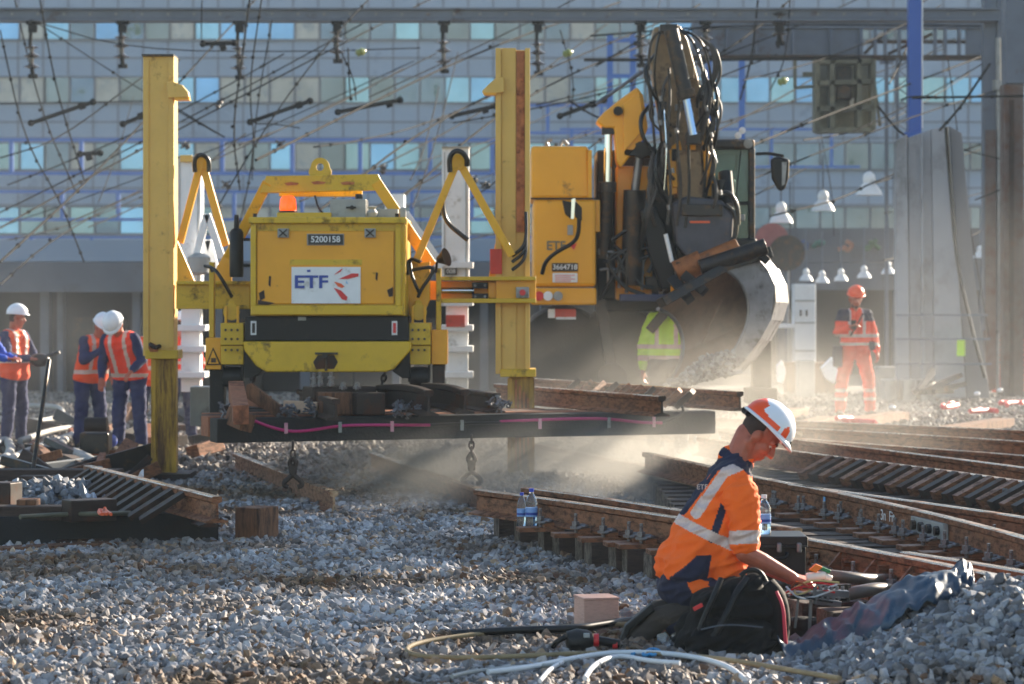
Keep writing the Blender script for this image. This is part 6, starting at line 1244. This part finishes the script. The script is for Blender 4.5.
# cable joint frame the man works on
cj = thing('cable_joint_frame', 'small metal terminal frame with cut cable ends under the worker hands', 'terminal frame', PX(822, 625, 14.1))
P('terminal_strip', steel, cj, lambda b: [b.bar(PX(812, 592, 13.95), PX(848, 594, 14.0), .035, .04), b.bar(PX(814, 601, 13.95), PX(840, 604, 14.0), .03, .035)], .004)
P('frame_bar', dsteel, cj, lambda b: [b.bar(PX(788, 588, 14.0), PX(850, 586, 14.15), .02, .02), b.bar(PX(790, 597, 13.95), PX(846, 600, 14.1), .018, .018), b.bar(PX(846, 584, 14.1), PX(848, 602, 14.1), .02, .02)], .003)
P('terminal_screws', boltm, cj, lambda b: [b.cyl(PX(815+i*5.5, 590, 13.93), PX(815+i*5.5, 586.5, 13.93), .009, n=7) for i in range(6)]+[b.cyl(PX(817+i*5.5, 600, 13.93), PX(817+i*5.5, 597, 13.93), .008, n=7) for i in range(5)], 0)
P('frame_leg', steel, cj, lambda b: [b.bar(PX(799, 592, 14), PX(795, 628, 14), .012, .012), b.bar(PX(811, 594, 14), PX(809, 645, 14), .016, .012)], .002)
P('joint_sleeve', mat('milky_plastic', (225, 215, 205), .3), cj, lambda b: [b.cyl(PX(806, 577, 14), PX(826, 575, 14), .020, n=14), b.cyl(PX(824, 576, 14), PX(832, 579, 14), .016, n=12)], .006, 40)
P('orange_band', mat('orange_tape', (240, 120, 20), .5), cj, lambda b: b.prism([(809, 570), (816, 564), (823, 567), (816, 573)], 13.98, .03), .004); P('green_band', mat('green_tape', (30, 120, 70), .5), cj, lambda b: b.bar(PX(821, 568, 14), PX(830, 572, 14), .02, .02), .004)
rr = random.Random(5)
for i in range(12): P('core_wire', [hosem, whitep, mat('copper_wire', (190, 110, 70), .35, .9), redm, mat('straw_core', (200, 180, 120), .5)][i % 5], cj, lambda b: b.tube([PX(rr.uniform(786, 800), rr.uniform(586, 596), 14), PX(rr.uniform(795, 815), rr.uniform(578, 600), 13.93), PX(rr.uniform(812, 840), rr.uniform(582, 604), 13.95)], .005, 6), 0, 50)
def tube_prop(name, label, cat, m, pts, r, grp=None, z=False): return prop(name, label, cat, m, lambda b: b.tube([GP(*q) if len(q) == 2 else (GP(q[0], q[1], q[2])) for q in pts], r, 9), 0, grp, 50)
duct = mat('grey_brown_duct', (92, 80, 72), .38, var=.2, dirt=(130, 110, 90), dirt_amt=.4)
prop('cable_duct', 'upper of two thick brown ducts bending under the near rail', 'duct', duct, lambda b: b.tube([PX(826, 575, 14.4), PX(845, 577, 14.4), PX(870, 580, 14.5), PX(895, 579, 14.9), PX(905, 584, 15.1)], .03, 12), 0, 'thick ducts under the near rail', 50)
prop('cable_duct', 'lower of two thick brown ducts next to the tarpaulin', 'duct', duct, lambda b: b.tube([PX(840, 596, 14.2), PX(858, 592, 14.2), PX(880, 588, 14.3), PX(898, 592, 14.5), PX(905, 602, 14.5)], .033, 12), 0, 'thick ducts under the near rail', 50)
prop('earth_cable', 'thin yellow green cable curling under the terminal frame', 'cable', mat('yellow_green_sheath', (190, 200, 50), .5), lambda b: b.tube([PX(812, 642, 13.9), PX(814, 632, 13.9), PX(822, 626, 13.95), PX(842, 624, 14.0)], .007, 8), 0, None, 50)
prop('canvas_bag', 'dark open bag under the terminal frame behind the backpack', 'bag', packm, lambda b: [b.cap(PX(800, 640, 14.2), PX(850, 640, 14.35), .12, .11)], 0, None, 60)
# cables on the gravel
def gcable(label, m, pts, r, grp='cables strewn over the near gravel', name='ground_cable'):
    def f_(b):
        b.tube([V(GP(x, y).x, GP(x, y).y, gz(*GP(x, y).xy)+.03+r+(o[0] if o else 0)) for x, y, *o in pts], r, 9, smooth=3)
    return prop(name, label, 'cable', m, f_, 0, grp, 50)
gcable('tan cable bent into a long narrow loop, its tip pointing left', yelrope, [(700, 634), (640, 633), (560, 636), (500, 640), (440, 646), (410, 652), (405, 659), (425, 664), (480, 666), (560, 664), (640, 662), (720, 668), (800, 682), (840, 690)], .012)
gcable('thick black hose running behind the wooden box to the boot', hosem, [(450, 643), (520, 640), (575, 640), (600, 636), (625, 632), (650, 631)], .02)
gcable('upper white cable sweeping along the bottom edge', whitep, [(488, 682), (530, 677), (570, 669), (610, 663), (660, 663), (700, 668), (730, 678), (745, 690)], .013)
gcable('short white cable branching down at the bottom edge', whitep, [(585, 688), (592, 677), (606, 669), (622, 666), (650, 672), (680, 674)], .012)
gcable('thin white cable tail at the bottom edge, leftmost', whitep, [(540, 690), (550, 678), (562, 672)], .010)
gcable('grey cable half buried left of the white ones', grey, [(452, 686), (470, 681), (500, 677), (560, 674)], .010)
gcable('thin blue rope scrap beside the white cable', mat('blue_rope', (60, 140, 190), .8), [(632, 664), (645, 660), (652, 666), (662, 660), (650, 657), (640, 666), (655, 663)], .008)
tl = thing('power_tool', 'black and red hand tool lying on the gravel by the boot', 'hand tool', GP(580, 660))
tg = GP(578, 655)+V(0, 0, .07)
P('motor_body', rubber, tl, lambda b: b.lathe([(.02, -.06), (.05, -.05), (.058, 0), (.045, .05), (.03, .07)], tg, axis=(.9, .1, .1), n=18), 0, 40); P('red_ring', redm, tl, lambda b: b.cyl(tg+V(.075, .01, .0), tg+V(.1, .01, .0), .032, n=16), .003, 40); P('red_tip', redm, tl, lambda b: b.cyl(tg+V(.165, .02, -.02), tg+V(.19, .02, -.02), .024, n=14), .003, 40)
P('hand_grip', black, tl, lambda b: b.cyl(tg+V(.09, .01, 0), tg+V(.2, .02, -.02), .022, n=12), .004, 40); P('switch', grey, tl, lambda b: b.box(tg+V(.04, -.05, .03), (.03, .02, .02)), .003)
P('guard', black, tl, lambda b: b.tube([tg+V(-.06, -.02, .02), tg+V(-.10, -.03, .0), tg+V(-.12, 0, -.03)], .014, 8), 0, 40)
def film(b):
    n = 14
    for j in range(n+1):
        for i in range(n+1): p = PX(655+36*i/n, 632+28*j/n+(n-i)*.6, 13.9-.2*j/n); p += V(noise.noise(V(i*.5, j*.5, 0))*.05, noise.noise(V(i*.6, j*.4, 5))*.08, noise.noise(V(i*.4, j*.7, 9))*.05); b.v.append(p)
    b.f = [(j*(n+1)+i, j*(n+1)+i+1, (j+1)*(n+1)+i+1, (j+1)*(n+1)+i) for j in range(n) for i in range(n)]; b.mi = [0]*len(b.f)
prop('plastic_wrap', 'crumpled clear plastic wrap between boot and backpack', 'plastic wrap', mat('thin_plastic_wrap', (225, 230, 235), .15, trans=.75), film, 0, None, 30)
# ---------------------------------------------------------------- dismantled panel at the left
dp = thing('dismantled_panel', 'dismantled dark track panel lying at the left with ribbed rail on a long bearer', 'track panel', GP(110, 540))
P('bearer', bearer, dp, lambda b: b.bar(GP(-60, 548)+V(0, .15, .10), GP(214, 541)+V(0, .1, .10), .26, .2, up=(0, 0, 1)), .01)
P('bearer', wood, dp, lambda b: b.bar(GP(-80, 512)+V(0, .15, .09), GP(150, 512)+V(0, .1, .09), .26, .18, up=(0, 0, 1)), .01); P('bearer', wood, dp, lambda b: b.bar(GP(-90, 490)+V(0, .15, .09), GP(120, 490)+V(0, .1, .09), .26, .18, up=(0, 0, 1)), .01)
rl = [GP(88, 465, .4)-V(0, 0, .174), GP(150, 480, .42)-V(0, 0, .174), GP(217, 496.5, .40)-V(0, 0, .174)]
build('rail', rail_mb(MB(), curve(rl, 2)), [rail, railtop, rail], dp)
for i in range(12):
    p_, t_2 = along(curve(rl, 2), .06+.07*i); n_ = V(t_2.y, -t_2.x, 0); n_ = n_ if n_.x < 0 else -n_
    mb = MB(); mb.bar(p_+n_*.02+V(0, 0, .15), p_+n_*.30+t_2*-.10+V(0, 0, -.04), .035, .10, up=(t_2.x, t_2.y, 0)); build('stiffener', mb, raild, dp)
build('rail', rail_mb(MB(), [GP(150, 480, .30)-V(0, 0, .174), GP(210, 502, .30)-V(0, 0, .174)]), [raild, railtop, raild], dp)
prop('sleeper_stub', 'short upright brown sleeper stub right of the dismantled panel', 'timber', [woodb], lambda b: b.box(GP(255, 541)+V(0, .15, .11), (.20, .26, .24), rz=-.5), .008)
for i, (l, x0, y0, x1, y1, h, m_) in enumerate([('brown timber end at the left edge on the dismantled panel', -20, 510, 14, 511, .2, raild), ('dark squared timber behind the brown timber end', 18, 500, 52, 500, .18, wood), ('reddish small block in the middle of the left pile', 16, 520, 36, 520, .14, woodb), ('dark timber block in front of the ribbed rail', 64, 523, 110, 521, .15, raild), ('long flat plank at the left edge of the pile', -20, 521, 80, 521, .10, wood), ('thin plank lying on the gravel below the bearer', -10, 553, 112, 547, .03, woodb), ('second thin plank, darker, on the gravel beside the bearer', 50, 546, 108, 544, .04, raild)]):
    a_ = GP(x0, y0); b_ = GP(x1, y1); z0 = .17 if i < 5 else .03
    if i < 5: a_ = GP(x0, y0, z0); b_ = GP(x1, y1, z0)
    prop('timber_piece', l, 'timber', m_, lambda b: b.bar(a_+V(0, .1, h/2), b_+V(0, .1, h/2), .18, h, up=(0, 0, 1)), .008, 'timbers of the left pile')
def sheet(pts, d, amp, seed):
    def f_(b):
        n = 16; A, B2, C2, D2 = [PX(*p, d+o) for p, o in zip(pts, (0, .1, .25, .1))]
        for j in range(n+1):
            for i in range(n+1): u_, v_ = i/n, j/n; p = (A.lerp(B2, u_)).lerp(D2.lerp(C2, u_), v_); p += V(0, noise.noise(V(i*.3+seed, j*.3, 2))*amp, noise.noise(V(i*.25+seed, j*.35, 4))*amp); b.v.append(p)
        b.f = [(j*(n+1)+i, j*(n+1)+i+1, (j+1)*(n+1)+i+1, (j+1)*(n+1)+i) for j in range(n) for i in range(n)]; b.mi = [0]*len(b.f)
    return f_
wp = mat('dirty_white_sheeting', (186, 194, 208), .5, var=.15, dirt=(140, 140, 140))
o = prop('plastic_sheet', 'dirty white plastic sheet draped between timber and ribbed rail', 'sheet', wp, sheet([(78, 490), (108, 502), (120, 508), (86, 506)], 20.6, .10, 1), 0, 'plastic sheets on the left pile', 30); o = prop('plastic_sheet', 'twisted plastic sheet tip rising over the ribbed rail', 'sheet', wp, sheet([(112, 500), (144, 476), (142, 486), (118, 508)], 20.5, .10, 6), 0, 'plastic sheets on the left pile', 30)
gcl = mat('khaki_hose', (82, 80, 62), .6, var=.2)
prop('grey_hose', 'khaki hose with brass coupling lying on the bearer of the left pile', 'hose', gcl, lambda b: b.tube([GP(20, 517, .22), GP(70, 514, .22), GP(104, 514, .24), GP(130, 513, .22)], .017, 8), 0, None, 50)
o = prop('orange_ties', 'orange plastic ties tangled at the foot of the ribbed rail', 'cable ties', orm, lambda b: [b.tube([GP(104+rr.uniform(-6, 8), 510+rr.uniform(-5, 5), .26) for _ in range(4)], .012, 6) for _ in range(3)], 0)
# iron bar, hoses and rubble where the workers stand
prop('crowbar', 'thin steel bar standing aslant left of the two workers', 'bar', dsteel, lambda b: b.cyl(PX(33, 470, 25.5), PX(49, 360, 26.4), .02, n=8), 0)
lh = [('pale hose curling at the left edge below the nearest worker', [(-5, 455), (8, 450), (12, 464), (2, 474), (-10, 478)], .05), ('straight grey pipe slanting up from the left edge', [(-6, 480), (30, 462), (72, 446)], .045), ('pale hose bend in the middle of the left yard', [(72, 446), (62, 452), (62, 460), (80, 466), (96, 476), (100, 486)], .05), ('long pale hose lying farther off behind the first worker', [(0, 428), (40, 432), (64, 424), (60, 415), (30, 414)], .04), ('thin pale hose crossing behind the bar', [(20, 452), (50, 440), (80, 436), (110, 446)], .035)]
for l, p_, r_ in lh: prop('hose', l, 'hose', mat('dusty_pale_hose', (150, 148, 144), .6, var=.2), lambda b: b.tube([GP(x, y)+V(0, 0, .12) for x, y in p_], r_, 9), 0, 'hoses strewn in the left yard', 50)
rub = []
for i in range(42):
    x = rr.uniform(-10, 200); y = rr.uniform(424, 486); p_ = GP(x, y); a_ = rr.uniform(0, 3.1); ln = rr.uniform(.2, .9)
    o = prop('scrap_piece', None, 'scrap', rr.choice([woodb, raild, wood, dsteel, rail, woodr, grey]), lambda b: b.bar(p_+V(0, 0, .06), p_+V(math.cos(a_)*ln, math.sin(a_)*ln, rr.uniform(.06, .25)), rr.uniform(.06, .2), rr.uniform(.05, .18)), .008, 'scrap scattered in the left yard'); o['label'] = 'scrap timber or iron piece lying among the hoses of the left yard'
jm = thing('engine_pump', 'small pump with reddish and pale parts on the ground beside the left post', 'pump', GP(96, 462)); 
P('motor', dsteel, jm, lambda b: b.box(GP(96, 462)+V(0, 0, .2), (.3, .3, .22)), .02); P('tank', raild, jm, lambda b: b.cyl(GP(90, 460)+V(-.05, 0, .36), GP(98, 460)+V(.1, 0, .36), .09, n=14), .01, 40); P('housing', mat('blue_housing', (70, 90, 170), .4), jm, lambda b: b.ell(GP(111, 460)+V(0, 0, .2), (.07, .07, .07)), 0, 60)
# ---------------------------------------------------------------- far right yard
def ybox(name, label, m, x0, y0, x1, d, h, dep=.5, cat='box', grp=None): a = GP(x0, HY+F*EYE/d); return prop(name, label, cat, m, lambda b: b.pbox(x0, HY+(EYE-h)*F/d, x1, HY+EYE*F/d, d, dep), .02, grp)
wc = thing('white_cabinet', 'tall white equipment cabinet in the dust left of the far worker', 'cabinet', PX(804, 385, 55)); pb('housing', white, wc, 794, 284, 816, 384, 55, .5, .02); 
for y in (300, 322, 350): pb('door_gap', grey, wc, 795, y, 815, y+1.5, 54.98, .03, 0)
for x in (800, 806): pb('door_handle', black, wc, x, 310, x+1.5, 316, 54.96, .04, 0)
pb('shelf', white, wc, 768, 324, 794, 328, 55, .6); pb('shelf_leg', grey, wc, 788, 328, 792, 390, 55, .1)
ybox('crate', 'wide dusty timber crate behind the legs of the far worker, left part', woodb, 786, 0, 836, 50, .55, grp='crates behind the far worker'); ybox('crate', 'dusty timber crate right of the far worker', conc, 878, 0, 936, 49, .5, grp='crates behind the far worker'); ybox('crate', 'narrow grey crate between cabinet and worker', grey, 798, 0, 815, 47.5, .65, grp='crates behind the far worker')
for x in (884, 903, 921): ybox('concrete_block', {884: 'first', 903: 'middle', 921: 'last'}[x]+' low concrete block of the row right of the far worker', conc, x, 0, x+13, 46.5, .35, grp='low concrete blocks')
prop('white_sack', 'white plastic sack leaning beside the far worker, left', 'sack', white, lambda b: b.prism([(822, 368), (833, 357), (839, 374), (834, 384), (826, 378)], 44, .3), .01)
prop('white_sack', 'small white bundle behind the helmet right of the bucket', 'sack', white, lambda b: b.prism([(777, 366), (782, 360), (786, 372), (783, 384), (778, 382)], 42, .2), .01)
lg_ = thing('tripod_debris', 'dark iron scrap stacked in front of the grey barrier', 'scrap heap', GP(935, 396))
for i in range(9): P('iron_bar', dsteel, lg_, lambda b: b.bar(PX(rr.uniform(914, 935), 392, 44.5), PX(rr.uniform(925, 968), rr.uniform(368, 392), 45), .08, .08), 0)
for i, (x, y) in enumerate([(948, 420), (985, 424), (1012, 418), (838, 436), (862, 440), (760, 430)]):
    prop('red_tape', ['crumpled red tape right of the far worker', 'long red tape near the right edge', 'red tape tip at the right edge', 'red tape on the ballast left of the helmet of the far rail', 'red tape end in the dust by the third rail', 'small red strip near the kneeling helmet'][i], 'tape', mat('red_tape', (220, 30, 40), .5), lambda b: [b.tube([GP(x+rr.uniform(-16, 16), y+rr.uniform(-3, 3))+V(0, 0, .2) for _ in range(5)], .035, 6)], 0, 'red tapes on the far ballast', 50)
for i, (x, y) in enumerate([(920, 400), (977, 408), (892, 424), (1000, 404)]):
    prop('white_wrap', ['bright white scrap standing before the barrier', 'white wrapping right of the barrier foot', 'white wrapping on the far rail', 'white wrapping near the orange mesh'][i], 'wrapping', white, lambda b: b.ell(GP(x, y)+V(0, 0, .22), (.05, .04, .13 if i == 0 else .035)), 0, 'white wrappings in the far yard', 60)
omh = mat('orange_mesh', (226, 84, 30), .7, var=.2)
mf = thing('mesh_fence', 'orange plastic mesh barrier at the right edge under the mast', 'fence', PX(1010, 395, 50))
P('netting', omh, mf, lambda b: [b.bar(PX(997, y, 50), PX(1034, y, 50), .03, .02) for y in range(340, 393, 5)]+[b.bar(PX(x, 338, 50), PX(x, 393, 50), .03, .02) for x in range(998, 1034, 5)], 0); P('stake', steel, mf, lambda b: [b.cyl(PX(998, 334, 50), PX(998, 396, 50), .03)], 0)
for i, x in enumerate((1002, 1010)): 
    c_ = GP(x, 392); prop('traffic_cone', ['orange traffic cone left of the mast foot', 'orange traffic cone touching the mesh barrier'][i], 'cone', horange, lambda b: [b.lathe([(.18, 0), (.18, .03), (.11, .04), (.03, .5), (0, .5)], c_, n=14)], 0, 'traffic cones under the mast', 50)
rsd = thing('round_sign', 'dark round sign beside a faded red one behind the excavator mirror', 'sign', PX(790, 390, 60)); P('disc', dsteel, rsd, lambda b: b.cyl(PX(787, 253, 57), PX(787, 253, 57.1), .36, n=24), 0, 40); P('disc', mat('faded_red', (150, 90, 90), .7), rsd, lambda b: b.cyl(PX(772, 240, 57.2), PX(772, 240, 57.3), .34, n=24), 0, 40); P('pole', gsteel, rsd, lambda b: b.cyl(PX(787, 262, 57.1), PX(787, 385, 57.1), .04), 0)
bpy.data.scenes.remove(TMP)
